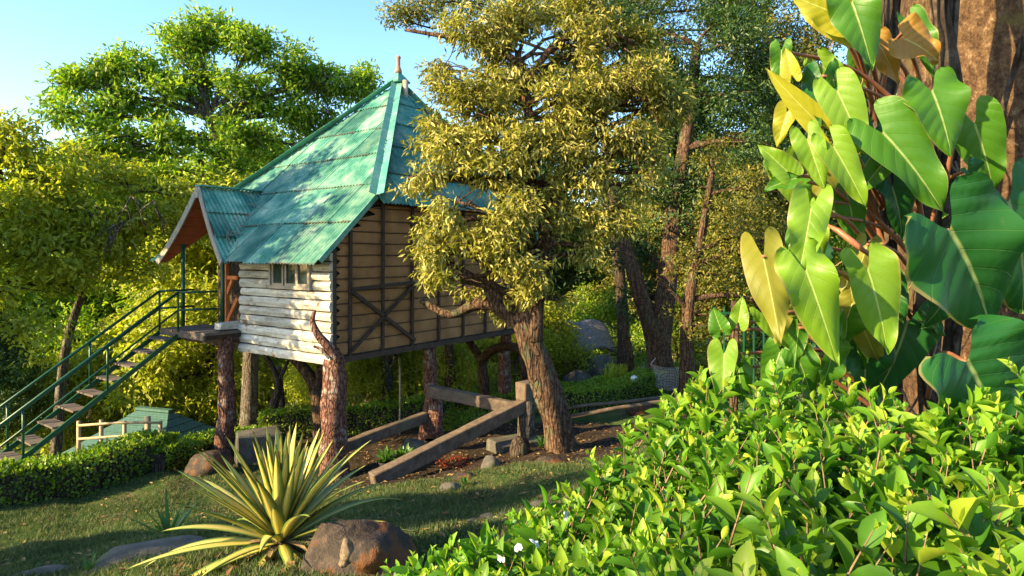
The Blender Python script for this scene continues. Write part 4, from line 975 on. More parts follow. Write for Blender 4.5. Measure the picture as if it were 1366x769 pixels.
# ------------------------------------------------------------------ rocks
def rock(name, label, loc, size, seed, mat='rock', rz=0.0, cat='boulder', sub=3, rough=0.28, parent=None, group=None):
    bm = bmesh.new(); bmesh.ops.create_icosphere(bm, subdivisions=sub, radius=1)
    for v in bm.verts:
        n = v.co.normalized(); s = Vector((seed*3.1, seed*1.7, -seed))
        k = 1+rough*mnoise.noise(n*1.3+s)+rough*0.5*mnoise.noise(n*3.1+s)+rough*0.22*mnoise.noise(n*7+s)
        c = n*k
        for pn in (Vector((0.8, -0.3, 0.4)), Vector((-0.5, -0.7, 0.5)), Vector((0.1, 0.5, 0.85)), Vector((-0.9, 0.2, 0.3))):
            pn = pn.normalized(); dd = c.dot(pn)-0.82
            if dd > 0: c -= pn*dd*0.75
        v.co = Vector((c.x*size[0], c.y*size[1], c.z*size[2]))
    me = bpy.data.meshes.new(name); bm.to_mesh(me); bm.free()
    me.polygons.foreach_set('use_smooth', np.ones(len(me.polygons), bool))
    o = link(name, me, M[mat]); o.location = loc; o.rotation_euler.z = rz
    return tag(o, label, cat, group)
p = P(470, 762, 3.9); rock('boulder', 'rust stained dark boulder beside the variegated agave', (p.x, p.y+0.1, p.z-0.07), (0.40, 0.36, 0.34), 3, 'rock', 0.3, sub=4)
q = P(494, 736, 3.42); rock('stone', 'rounded brown stone lying on the rust stained boulder', (q.x, q.y, q.z-0.02), (0.115, 0.09, 0.085), 9, 'rock', 0.3, 'stone')
q = P(463, 731, 3.50); rock('stone', 'small pale upright stone leaning on the rounded stone', (q.x, q.y, q.z-0.02), (0.04, 0.04, 0.075), 11, 'rock_tan', 0.3, 'stone')
q = P(458, 751, 3.48); rock('stone', 'tiny tan pebble below the pale upright stone', (q.x, q.y, q.z), (0.028, 0.026, 0.026), 12, 'rock_tan', 0.3, 'stone')
p = on(205, 5.1); rock('flat_rock', 'grey flat rock slab sloping left of the agave', (p.x, p.y, p.z-0.07), (0.55, 0.40, 0.14), 21, 'rock_grey', 0.5)
p = on(60, 5.3); rock('flat_rock', 'mossy low rock slab at the edge of the shaded bank', (p.x, p.y, p.z-0.12), (0.5, 0.35, 0.15), 22, 'rock_grey', -0.2)
p = on(280, 12.2); rock('boulder', 'brown rounded boulder left of the landing post', (p.x, p.y, p.z+0.12), (0.42, 0.34, 0.30), 23, 'rock')
p = on(693, 11.9); rock('boulder', 'dark mossy upright boulder in front of the stone step', (p.x, p.y, p.z+0.12), (0.21, 0.20, 0.25), 24, 'bark_dark')
p = on(655, 11.2); rock('stone', 'small pointed grey stone at the edge of the bare earth', (p.x, p.y, p.z+0.02), (0.18, 0.13, 0.17), 25, 'rock_grey', cat='stone')
p = on(600, 9.4); rock('stone', 'pale grey stone half buried in the lawn', (p.x, p.y, p.z+0.01), (0.17, 0.1, 0.09), 26, 'rock_grey', cat='stone')
p = on(620, 10.2); rock('stone', 'flat brown stone below the timber beam', (p.x, p.y, p.z), (0.22, 0.14, 0.10), 27, 'rock', cat='stone')
p = on(735, 11.0); rock('stone', 'broad low stone at the roots of the leaning tree', (p.x, p.y, p.z), (0.34, 0.2, 0.14), 28, 'rock', cat='stone')
p = on(600, 12.6); rock('boulder', 'dark boulder between the beams behind the plant pots', (p.x-0.75, p.y+0.3, p.z), (0.3, 0.26, 0.25), 29, 'rock_grey')
# terrace lip: a ragged row of stones across the lawn
rr = random.Random(8)
for k in range(22):
    q = k/21; px = 500+270*q+rr.uniform(-4, 4); d = 5.9+1.25*q+rr.uniform(-.08, .08)
    p = on(px, d); s = rr.uniform(0.03, 0.085)
    rock('edging_stone', 'rough dark stone in the row edging the lawn terrace', (p.x, p.y, p.z), (s*1.5, s, s*0.75), 40+k, 'rock_grey', rr.uniform(0, 3), 'stone', 2, 0.4, group='stones edging the lawn terrace')
# rocks below the grey hut
p = on(795, 26); rock('boulder', 'large grey boulder below the grey roofed hut', (p.x, p.y, p.z+0.35), (1.15, 0.9, 0.75), 31, 'rock_grey')
p = on(770, 24.5); rock('boulder', 'rounded pale boulder in front of the large grey one', (p.x, p.y, p.z+0.15), (0.7, 0.6, 0.5), 32, 'rock_grey')
p = on(852, 15.2); rock('stone', 'dark low stone on the bed edge by the hedge', (p.x, p.y, p.z+0.05), (0.35, 0.2, 0.16), 33, 'rock', cat='stone')
p = on(600, 24); rock('boulder', 'warm brown boulder among the trunks behind the stump', (p.x, p.y, p.z+0.6), (1.2, 0.9, 1.1), 34, 'rock')
p = on(500, 24); rock('boulder', 'tall tan boulder behind the pale forked trunk', (p.x, p.y, p.z+0.6), (1.1, 0.9, 1.5), 35, 'rock')

# ------------------------------------------------------------------ hedges
def hedge(label, pts, w, h, dens, seed, Lf=0.055, mat='lf_hedge'):
    """clipped hedge along ground points (px, d)"""
    rng = np.random.default_rng(seed); pw_ = [on(a, b) for a, b in pts]; base = pw_[0].copy()
    root = thing('hedge', label, 'hedge', base)
    path = spline(pw_, 8); path = [Vector((p.x, p.y, gz(p.x, p.y))) for p in path]
    mb = MB(); V = []; Fc = []; n = len(path)
    for i, p in enumerate(path):
        d = path[min(i+1, n-1)]-path[max(i-1, 0)]; d.z = 0; d.normalize(); s = Vector((d.y, -d.x, 0))
        for a, z in ((-.42, 0), (-.44, h*.55), (-.36, h*.86), (.36, h*.86), (.44, h*.55), (.42, 0)):
            V.append(p-base+s*a*w+Vector((0, 0, z+0.05*mnoise.noise(Vector((i*.5, a*3, seed))))))
    for i in range(n-1):
        for k in range(5): a = i*6+k; Fc.append((a, a+1, a+7, a+6))
    Fc += [(5, 4, 3, 2, 1, 0), tuple((n-1)*6+k for k in range(6))]
    mb.add(V, Fc).build('added_dark_core', M['bark_dark'], root)  # solid dark core added to block light through the hedge
    L = sum((a-b).length for a, b in zip(path, path[1:])); N = int(L*(w+2*h)*dens)
    P_ = np.array(path)-np.array(base); t = rng.uniform(0, n-1.001, N); i = t.astype(int); f = (t-i)[:, None]
    c = P_[i]*(1-f)+P_[i+1]*f; dd = P_[i+1]-P_[i]; dd[:, 2] = 0; dd = unit(dd); s = np.stack([dd[:, 1], -dd[:, 0], np.zeros(N)], 1)
    u = rng.uniform(0, 2*h+w, N)
    a = np.where(u < h, -.5*w, np.where(u > h+w, .5*w, u-h-.5*w)); z = np.where(u < h, u, np.where(u > h+w, 2*h+w-u, h))
    nrm = np.where((u < h)[:, None], -s, np.where((u > h+w)[:, None], s, np.array([0, 0, 1.0])))
    pos = c+s*a[:, None]+np.array([0, 0, 1])*z[:, None]
    pos = pos+nrm*(0.05*lump(pos*3+np.array(base), seed)+rng.normal(0, 0.028, N)-0.02)[:, None]
    top = (z > h*0.97)
    d = unit(nrm*0.6+rnd_dir(rng, N)*0.9+np.array([0, 0, .35]))
    Ls = Lf*rng.uniform(.7, 1.3, N)*np.where(top, 1.15, 1.0)
    link('foliage', leaves('foliage', pos, d, unit(nrm+rnd_dir(rng, N)*.7), Ls, Ls*.55), M[mat], root)
    return root
hedge('clipped hedge running under the stair foot', [(-70, 10.2), (20, 10.8), (110, 11.6), (190, 12.6), (215, 13.2)], 0.7, 0.62, 1000, 1, 0.07)
hedge('clipped hedge between the railing and the landing post', [(205, 12.4), (250, 13.4), (300, 14.6), (350, 15.6)], 0.55, 0.42, 1000, 2, 0.06)
hedge('low hedge passing behind the two support posts', [(345, 15.8), (420, 16.2), (500, 16.6), (560, 16.8), (600, 17.2)], 0.6, 0.72, 800, 3, 0.06)
hedge('short hedge in the bed below the round boulders', [(680, 19.5), (750, 19.5), (812, 19.3)], 0.7, 0.55, 800, 4, 0.06)
hedge('long curving hedge along the bed towards the hammock', [(660, 17.2), (760, 16.6), (820, 17.2), (870, 18.6), (905, 20.5)], 0.65, 0.62, 800, 5, 0.06)
hedge('clipped hedge beyond the hammock tree', [(930, 19), (990, 19.5), (1060, 19.5)], 0.7, 0.6, 600, 6, 0.06)

# ------------------------------------------------------------------ small plants
def tuft(name, label, px, d, n, L, W, mat, seed, el=(20, 75), cat='plant', bend=0.25, scale_z=1.0):
    """grassy clump of arching strap leaves"""
    p = on(px, d); rng = np.random.default_rng(seed); root = thing(name, label, cat, p)
    for k in range(n):
        az = k*2.399+rng.uniform(-.3, .3); e = math.radians(rng.uniform(*el)); l = L*rng.uniform(.6, 1.15); w = W*rng.uniform(.7, 1.1)
        link('leaf', strap_mesh(l, w, e, az, bend*rng.uniform(.5, 1.5), 7), M[mat], root)
    return root
def strap_mesh(L, W, el, az, bend, n=9, fold=0.25, base_w=0.55, tipp=1.6):
    pts = []; r = 0.0; z = 0.0; e = el; dl = L/n; V = []; Fc = []; uv = []
    ca, sa = math.cos(az), math.sin(az); side = Vector((-sa, ca, 0))
    for i in range(n+1):
        q = i/n
        wq = W*(base_w+(1-base_w)*min(1, q/0.35))*(1-max(0, (q-0.35)/0.65)**tipp)*0.5
        c = Vector((ca*r, sa*r, z)); nrm = Vector((-ca*math.sin(e), -sa*math.sin(e), math.cos(e)))
        V += [c-side*wq+nrm*fold*wq, c, c+side*wq+nrm*fold*wq]; uv += [(0, q), (.5, q), (1, q)]
        r += dl*math.cos(e); z += dl*math.sin(e); e -= bend/n*(0.4+1.6*q)
    for i in range(n):
        for k in range(2): a = i*3+k; Fc.append((a, a+1, a+4, a+3))
    me = bpy.data.meshes.new('leaf'); me.from_pydata([tuple(v) for v in V], [], Fc)
    l = me.uv_layers.new(name='UVMap'); idx = [li for f in Fc for li in f]
    l.data.foreach_set('uv', np.array([uv[i] for i in idx], np.float32).ravel())
    me.polygons.foreach_set('use_smooth', np.ones(len(Fc), bool)); me.update(); return me
tuft('strap_leaf_plant', 'green strap leaved plant on the bank left of the agave', 225, 7.0, 18, 0.55, 0.05, 'lf_weed', 3, (25, 75))
tuft('strap_leaf_plant', 'small yellow green weed clump at the lower edge of the shaded bank', 120, 4.9, 14, 0.16, 0.03, 'lf_weed', 4, (30, 80))
tuft('weed', 'bright green weed on the lawn beside the pale stone', 620, 9.6, 12, 0.22, 0.05, 'lf_weed', 5, (35, 80))
tuft('weed', 'small sprig at the foot of the square pillar', 722, 12.5, 14, 0.35, 0.05, 'lf_weed', 6, (35, 80))
tuft('succulent_plant', 'blue green spiky succulent in the bed beyond the hedge', 845, 19.6, 22, 0.5, 0.08, 'lf_green', 7, (25, 80))
tuft('succulent_plant', 'tall cactus like succulent clump below the boulders', 812, 20.5, 16, 0.9, 0.10, 'lf_green', 8, (60, 88), bend=0.1)
def lowbush(name, label, px, d, r, h, n, mat, seed, L=0.10, cat='bush'):
    p = on(px, d); rng = np.random.default_rng(seed); root = thing(name, label, cat, p)
    mb = MB()
    for k in range(14):
        a = k*2.4; e = Vector((math.cos(a)*r*.7, math.sin(a)*r*.7, h*rng.uniform(.5, .95))); limb(mb, (0, 0, -.05), e, .02, .006, rng, .1, 5, 5)
    mb.build('stems', M['bark_dark'], root)
    u = rnd_dir(rng, n); u[:, 2] = abs(u[:, 2]); rr_ = rng.uniform(.35, 1, (n, 1))**.5*(0.85+0.25*lump(u*3, seed)[:, None])
    pos = u*rr_*np.array([r, r, h])
    link('foliage', leaves('foliage', pos, unit(u+rnd_dir(rng, n)*.8), unit(u+rnd_dir(rng, n)*.8+np.array([0, 0, .6])), L*rng.uniform(.6, 1.3, n), L*.45*rng.uniform(.7, 1.2, n)), M[mat], root)
    return root
lowbush('shrub', 'bright lime shrub below the grey roofed hut', 828, 22, 0.85, 0.75, 2600, 'lf_lime', 1)
lowbush('shrub', 'low dark shrub in the bed beyond the long hedge', 870, 19.5, 0.8, 0.6, 2200, 'lf_dark', 2)
lowbush('shrub', 'green ground cover mound behind the twin stump', 640, 16.0, 1.4, 0.35, 4200, 'lf_hedge', 3, 0.07)
lowbush('shrub', 'green ground cover mound before the thicket under the house', 560, 18.5, 1.5, 0.45, 4200, 'lf_hedge', 4, 0.07)
lowbush('flowering_plant', 'low plant with tiny red flowers under the timber beam', 610, 12.0, 0.45, 0.14, 500, 'lf_red', 5, 0.05)
lowbush('shrub', 'leafy shrub at the trunk of the hammock tree', 945, 18.0, 0.8, 0.9, 2400, 'lf_olive', 6)
lowbush('shrub', 'dark shrub filling the bank behind the climbing plant', 1060, 11.0, 1.3, 1.2, 5000, 'lf_dark', 7)
lowbush('shrub', 'deep green shrub beside the massive trunk', 1180, 8.0, 1.2, 1.6, 5000, 'lf_dark', 8)
# globe on the hedge edge
p = on(846, 17.6, 0.0); o = thing('garden_lamp', 'small white globe lamp standing by the long curving hedge', 'lamp', p)
MB().tube([(0, 0, 0), (0, 0, .52)], .02, 6).build('stem', M['black_plastic'], o)
MB().tube([(0, 0, .50), (0, 0, .53), (0, 0, .58), (0, 0, .64), (0, 0, .68), (0, 0, .70)], [.03, .07, .10, .10, .06, .01], 12).build('globe', M['white'], o, smooth=True)

# ------------------------------------------------------------------ hammock net between the trunks
a0, a1, b0, b1 = P(868, 486, 18.2), P(874, 516, 18.0), P(912, 489, 17.2), P(908, 518, 17.2)
hm = thing('hammock', 'pale string hammock hanging between the dark trunk and the olive tree', 'hammock', a0)
nu, nv = 16, 14; mb = MB()
def hpt(u, v):
    sq = 0.62+0.38*abs(2*v-1)
    p = a0.lerp(b0, u).lerp(a1.lerp(b1, u), v); c = (a0+a1+b0+b1)/4
    p = Vector((c.x+(p.x-c.x)*(1-0.25*math.sin(math.pi*v)), p.y, p.z-0.08*math.sin(math.pi*u))); return p-a0
for i in range(nu+1): mb.tube([hpt(i/nu, j/nv) for j in range(nv+1)], 0.006, 3)
for j in range(nv+1): mb.tube([hpt(i/nu, j/nv) for i in range(nu+1)], 0.006, 3)
mb.build('net', M['hammock'], hm)
MB().tube([hpt(0, 0), P(878, 474, 18.9)-a0], 0.015, 5).build('rope', M['hammock'], hm)
MB().tube([hpt(1, 0), P(918, 478, 17.0)-a0], 0.015, 5).build('rope', M['hammock'], hm)

# ------------------------------------------------------------------ green roofed hut below the hedge
def hip_hut(name, label, c, rz, L, W, ridge, hw_, hr, roofmat, wallmat, courses, seed, sag=0.0):
    o = thing(name, label, 'hut', c, rz); rg = random.Random(seed)
    MB().box((0, 0, hw_/2), (L*0.86, W*0.82, hw_)).build('wall', M[wallmat], o)
    MB().box((L*0.1, -W*0.41-0.02, hw_*0.42), (0.8, 0.05, hw_*0.82)).build('door', M['orange_wood'], o)
    rf = link('roof', None, None, o)
    cor = [(-L/2, -W/2), (L/2, -W/2), (L/2, W/2), (-L/2, W/2)]; rid = [(-ridge/2, 0), (ridge/2, 0), (ridge/2, 0), (-ridge/2, 0)]
    for f in range(4):
        A, B = cor[f], cor[(f+1) % 4]; Cc, Dd = rid[(f+1) % 4], rid[f]
        for k in range(courses):
            q0, q1 = k/courses-0.02, (k+1)/courses; V = []
            n = 10
            for q, lift in ((q0, 0.05), (q1, 0.015)):
                for i in range(n+1):
                    s = i/n; x0 = A[0]+(B[0]-A[0])*s; y0 = A[1]+(B[1]-A[1])*s; x1 = Dd[0]+(Cc[0]-Dd[0])*s; y1 = Dd[1]+(Cc[1]-Dd[1])*s
                    zz = hw_-0.1+hr*q+lift+sag*math.sin(math.pi*q)*-0.3+rg.uniform(-.006, .006)
                    V.append((x0+(x1-x0)*q, y0+(y1-y0)*q, zz))
            Fc = [(i, i+1, n+2+i, n+1+i) for i in range(n)]
            b_ = MB().add(V, Fc).build('tile_course', M[roofmat], rf); m = b_.modifiers.new('s', 'SOLIDIFY'); m.thickness = 0.03
    MB().bar((-ridge/2-.1, 0, hw_-0.06+hr), (ridge/2+.1, 0, hw_-0.06+hr), 0.22, 0.08).build('ridge_tile', M[roofmat], rf)
    return o
def tile_mat():
    m, t, b = new_mat('green_tile'); v = mapping(t, (1, 1, 1))
    n = noise_node(t, 2, 5, 0.6, vec=v); vo = t.nodes.new('ShaderNodeTexBrick'); vo.inputs['Scale'].default_value = 3.2; vo.inputs['Mortar Size'].default_value = 0.035
    vo.inputs['Color1'].default_value = (0.03, 0.10, 0.075, 1); vo.inputs['Color2'].default_value = (0.05, 0.13, 0.10, 1); vo.inputs['Mortar'].default_value = (0.015, 0.05, 0.04, 1)
    t.links.new(v, vo.inputs['Vector'])
    t.links.new(mixc(t, 0.35, vo.outputs[0], mixc(t, n.outputs[0], (0.015, 0.06, 0.05), (0.08, 0.17, 0.13))), b.inputs['Base Color']); b.inputs['Roughness'].default_value = 0.6
    bump(t, b, n.outputs[0], 0.3); return m
M['green_tile'] = tile_mat()
pr = P(200, 552, 20.5)
hip_hut('garden_hut', 'small hut with green tiled hip roof below the hedge', (pr.x-0.2, pr.y+0.6, pr.z-3.2), -0.30, 4.8, 4.2, 1.2, 1.75, 1.5, 'green_tile', 'pink_wall', 8, 2)
# grey roofed hut
pr = P(772, 425, 28.0); pg = gz(pr.x, pr.y)
hh_ = pr.z-pg
gh = thing('thatched_hut', 'small open hut with grey humped thatch roof on the boulders', 'hut', (pr.x, pr.y, pg), 0.35)
mb = MB(); V = []; Fc = []; nx, ny = 28, 30
for i in range(nx+1):
    for j in range(ny+1):
        u, v = i/nx*2-1, j/ny*2-1
        z = hh_-0.05-1.15*abs(v)**1.25-0.22*abs(u)**4+0.05*mnoise.noise(Vector((u*7, v*7, 2)))-0.13*math.exp(-(u*5)**2)+0.06*((abs(v)*5) % 1.0)
        V.append((u*1.25*(1+0.06*abs(v)), v*1.0, z))
for i in range(nx):
    for j in range(ny): a = i*(ny+1)+j; Fc.append((a, a+ny+1, a+ny+2, a+1))
rfo = mb.add(V, Fc).build('roof', M['thatch'], gh, smooth=True); m = rfo.modifiers.new('s', 'SOLIDIFY'); m.thickness = 0.12
for sx in (-1, 1):
    for sy in (-1, 1): MB().tube([(sx*1.05, sy*.8, 0), (sx*1.05, sy*.8, hh_-0.95)], .06, 7).build('post', M['bamboo'], gh)
MB().box((0, 0, hh_-2.6), (2.3, 1.8, 0.12)).build('floor', M['deck'], gh)
MB().box((0, 0.85, hh_-1.75), (2.2, 0.06, 1.6)).build('back_wall', M['mat'], gh)
for z in (hh_-2.0, hh_-1.7): MB().tube([(-1.05, -.85, z), (1.05, -.85, z)], .03, 6).build('rail', M['bamboo'], gh)
for a, b_ in ((-1.0, 0.0), (0.0, 1.0), (0.0, -1.0), (1.0, 0.0)): MB().tube([(a, -.86, hh_-2.5), (b_, -.86, hh_-1.7)], .025, 6).build('cross_rail', M['bamboo'], gh)
# rustic railing above the green hut
c0 = P(166, 590, 15.0)
rf_ = thing('pole_railing', 'rustic pale pole railing above the green tiled roof', 'railing', (c0.x, c0.y, gz(c0.x, c0.y)))
for px, yt in ((105, 562), (135, 560), (166, 562), (197, 556), (214, 562)):
    t0 = P(px, yt, 15.0); MB().tube([Vector((t0.x, t0.y, gz(t0.x, t0.y)-.1))-rf_.location, t0-rf_.location], .045 if px != 197 else .065, 8, .08, px).build('post', M['bamboo'], rf_, smooth=True)
for y in (564, 582):
    MB().tube([P(103, y+4, 15.0-.05)-rf_.location, P(160, y, 15.0-.05)-rf_.location, P(216, y, 15.0-.05)-rf_.location], .03, 7, .06, y).build('rail', M['bamboo'], rf_, smooth=True)
# green bar fence behind the climbing plant
c0 = on(1000, 9.0); fz = c0.z
gf = thing('metal_fence', 'green metal bar fence behind the climbing plant', 'fence', c0)
for k in range(14):
    x = -0.5+k*0.14; MB().tube([(x, 0, 0), (x, 0, P(0, 410, 9.0).z-fz)], .014, 6).build('bar', M['green_metal'], gf)
for z in (0.15, P(0, 418, 9.0).z-fz): MB().bar((-0.55, 0, z), (1.4, 0, z), .03, .03).build('rail', M['green_metal'], gf)
p = on(979, 8.6); o = MB().tube([(0, 0, -.1), (0, 0, .8), (0.02, 0, P(979, 402, 8.6).z-p.z)], [.07, .06, .055], 9, .1, 2).build('fence_post', M['bark_warm'], None, smooth=True); o.location = p
tag(o, 'brown wooden post at the end of the green bar fence', 'post')

# ------------------------------------------------------------------ grass blades on the lawn
def grass():
    rng = np.random.default_rng(77); N = 330000
    d = 3.6+(rng.uniform(0, 1, N)**1.25)*10.5; px = rng.uniform(-40, 1010, N); x = (px-CX)/F*d; y = d
    keep = (rng.uniform(0, 1, N) > dirt_np(x, y)*1.15)
    x, y = x[keep], y[keep]; n = len(x); z = ground_np(x, y)-0.005
    patch = 0.5+0.5*np.sin(x*2.2+1.7*np.sin(y*1.4))*np.sin(y*1.9+x)
    h = (0.025+0.05*rng.uniform(0, 1, n)**2)*(0.6+0.8*patch); a = rng.uniform(0, 6.283, n); w = 0.0045+0.003*rng.uniform(0, 1, n)
    s = np.stack([np.cos(a), np.sin(a), np.zeros(n)], 1)*w[:, None]; lean = np.stack([rng.normal(0, .45, n), rng.normal(0, .45, n), np.ones(n)], 1)*h[:, None]
    b = np.stack([x, y, z], 1)
    V = np.stack([b-s, b+s, b+lean], 1).reshape(-1, 3)
    o = link('lawn_grass', mesh_np('lawn_grass', V, np.arange(3*n), 3), M['lf_grass'])
    tag(o, 'short tufted grass covering the sloping lawn', 'grass', None, 'stuff')
M['lf_grass'] = leaf_mat('leaf_grass', [(0.035, 0.08, 0.02), (0.07, 0.12, 0.03), (0.18, 0.16, 0.08), (0.055, 0.10, 0.028), (0.10, 0.13, 0.04)], 0.25, 0.6, 0.2)
grass()
def litter():
    rng = np.random.default_rng(55); N = 7000
    d = 3.8+rng.uniform(0, 1, N)**1.1*11; px = rng.uniform(-20, 1000, N); x = (px-CX)/F*d
    keep = rng.uniform(0, 1, N) < 0.25+0.75*dirt_np(x, d); x, d = x[keep], d[keep]; n = len(x)
    pos = np.stack([x, d, ground_np(x, d)+0.012+rng.uniform(0, .012, n)], 1); a = rng.uniform(0, 6.283, n)
    L = rng.uniform(.05, .11, n)
    me = leaves('leaf_litter', pos, np.stack([np.cos(a), np.sin(a), rng.normal(0, .2, n)], 1), unit(np.array([0, 0, 1.0])+rnd_dir(rng, n)*.5), L, L*.42, .25, .1)
    tag(link('leaf_litter', me, M['lf_litter']), 'fallen dry leaves scattered over earth and lawn', 'leaves', None, 'stuff')
M['lf_litter'] = leaf_mat('leaf_litter', [(0.10, 0.055, 0.025), (0.22, 0.13, 0.05), (0.34, 0.24, 0.09), (0.16, 0.08, 0.03)], 0.15, 0.7, 0.2, (1, 1, 1))
litter()

# ================================================================== foreground
# variegated agave
def agave_mat():
    m, t, b = new_mat('agave_leaf')
    uv = t.nodes.new('ShaderNodeTexCoord'); sp = t.nodes.new('ShaderNodeSeparateXYZ'); t.links.new(uv.outputs['UV'], sp.inputs[0])
    v = t.nodes.new('ShaderNodeMapping'); v.inputs['Scale'].default_value = (9, 0.7, 1); t.links.new(uv.outputs['UV'], v.inputs['Vector'])
    n = noise_node(t, 2.0, 3, 0.5, vec=v.outputs[0])
    ad = t.nodes.new('ShaderNodeMath'); ad.operation = 'MULTIPLY_ADD'; ad.inputs[1].default_value = 0.35; t.links.new(n.outputs[0], ad.inputs[0]); t.links.new(sp.outputs[0], ad.inputs[2])
    r = ramp(t, [(0.20, (0.13, 0.20, 0.035)), (0.29, (0.20, 0.27, 0.045)), (0.33, (0.64, 0.52, 0.11)), (0.60, (0.72, 0.60, 0.18)), (0.68, (0.46, 0.44, 0.08)), (0.74, (0.66, 0.54, 0.12)), (0.98, (0.16, 0.23, 0.04))], ad.outputs[0])
    ge = t.nodes.new('ShaderNodeNewGeometry'); oi = t.nodes.new('ShaderNodeObjectInfo')
    mr = t.nodes.new('ShaderNodeMapRange'); mr.inputs[3].default_value = .75; mr.inputs[4].default_value = 1.12; t.links.new(oi.outputs['Random'], mr.inputs[0])
    hs = t.nodes.new('ShaderNodeHueSaturation'); t.links.new(r.outputs[0], hs.inputs['Color']); t.links.new(mr.outputs[0], hs.inputs['Value'])
    dry = ramp(t, [(0.955, (0, 0, 0)), (0.975, (1, 1, 1))], sp.outputs[1]); hs_o = mixc(t, dry.outputs[0], hs.outputs[0], (0.10, 0.055, 0.025))
    t.links.new(hs_o, b.inputs['Base Color']); b.inputs['Roughness'].default_value = 0.42; b.inputs['Specular IOR Level'].default_value = 0.4
    tr = t.nodes.new('ShaderNodeBsdfTranslucent'); t.links.new(hs.outputs[0], tr.inputs[0]); mx = t.nodes.new('ShaderNodeMixShader'); mx.inputs[0].default_value = 0.2
    t.links.new(b.outputs[0], mx.inputs[1]); t.links.new(tr.outputs[0], mx.inputs[2]); t.links.new(mx.outputs[0], t.nodes['Material Output'].inputs[0])
    bump(t, b, n.outputs[0], 0.15, 0.01)
    return m
M['agave'] = agave_mat()
M['dry_leaf'] = rough_mat('dry_leaf', [(0.10, 0.06, 0.03), (0.24, 0.16, 0.08), (0.36, 0.27, 0.15)], 10, (1, 1, 1), 0.85, 0.4)
pa = P(375, 716, 4.45)
ag = thing('variegated_agave', 'large rosette of cream and green striped sword leaves beside the boulder', 'agave', (pa.x, pa.y, gz(pa.x, pa.y)+0.06))
ag.scale = (.86, .86, .92)
rng = np.random.default_rng(12)
NA = 76
for k in range(NA):
    q = k/(NA-1); az = k*2.39996+rng.uniform(-.25, .25)
    e = math.radians(88-84*q**1.25+rng.uniform(-5, 5)); L = (0.66+0.40*q**0.8)*rng.uniform(.88, 1.1)
    me = strap_mesh(L, 0.100*rng.uniform(.8, 1.2), e, az, (0.06+0.5*q*q)*rng.uniform(.2, 1.8), 10, 0.30, 0.45, 1.5)
    o = link('leaf', me, M['agave'], ag); o.location = (math.cos(az)*0.05*q, math.sin(az)*0.05*q, 0.10*(1-q))
    m = o.modifiers.new('thick', 'SOLIDIFY'); m.thickness = 0.006
for k in range(9):
    az = k*0.7+rng.uniform(-.2, .2); o = link('dry_leaf', strap_mesh(rng.uniform(.3, .55), 0.06, math.radians(rng.uniform(-4, 18)), az, rng.uniform(.3, 1.1), 8, .5), M['dry_leaf'], ag)
    o.location = (0, 0, 0.01)
MB().tube([(0, 0, -0.25), (0, 0, -0.05), (0, 0, 0.10)], [0.13, 0.11, 0.05], 12, .15, 2).build('stem', M['bark_dark'], ag, smooth=True)

# ------------------------------------------------------------------ massive trunk on the right
tk = Vector((3.0, 3.5, 0)); tk.z = gz(3.0, 3.5)
bt = thing('massive_tree', 'massive old tree with flaking brown bark behind the climbing plant', 'tree', tk)
pts = [(0, 0, -0.3), (0, 0, 0.3), (-0.02, 0, 1.0), (-0.03, 0.02, 2.0), (0, 0.03, 3.2), (0.05, 0.05, 4.5), (0.1, 0.1, 6.2), (0.1, 0.1, 7.5)]
pp = spline(pts, 6)
mb = MB(); mb.tube(pp, [0.98*math.exp(-i*0.5)*0.25+0.76-0.0015*i for i in range(len(pp))], 48, 0.03, 4); tr_ = mb.build('trunk', M['trunk_big'], bt, smooth=True)
rg = np.random.default_rng(5); lob = []
for k in range(9):
    a = k*0.7; c = Vector((math.cos(a)*3.0, math.sin(a)*3.0, 8.6+1.2*math.sin(k*1.9))); lob.append((c.x, c.y, c.z, 1.6, 1.6, 1.1))
mb = MB()
for l in lob: limb(mb, (0.1, 0.1, 6.8), l[:3], 0.22, 0.05, rg, 0.12)
mb.build('limbs', M['bark_dark'], bt, smooth=True)
Cc, Ax, _ = clusters_in_lobes(rg, lob, 5, 3, 0.1, 0.9)
link('crown', crown_mesh('crown', rg, Cc, Ax, 13, .5, .2, .09), M['lf_dark'], bt)
# liana on the trunk
def trunk_pt(px, py):
    """where the view ray meets the trunk cylinder"""
    dx, dy = (px-CX)/F, 1.0; R = 0.775; a = dx*dx+dy*dy; bq = -2*(dx*tk.x+dy*tk.y); cq = tk.x**2+tk.y**2-R*R
    disc = max(0, bq*bq-4*a*cq); t = (-bq-math.sqrt(disc))/(2*a); return P(px, py, t)
lp = [trunk_pt(*q) for q in ((1380, 20), (1362, 60), (1350, 100), (1338, 140), (1326, 175), (1318, 210), (1312, 260), (1305, 330))]
li = thing('liana', 'thin dark vine climbing diagonally over the massive trunk', 'vine', lp[-1])
MB().tube([p-lp[-1]+Vector((-.01, -.02, 0)) for p in spline(lp, 4)], 0.014, 8, .15, 2).build('stem', M['bark_dark'], li, smooth=True)

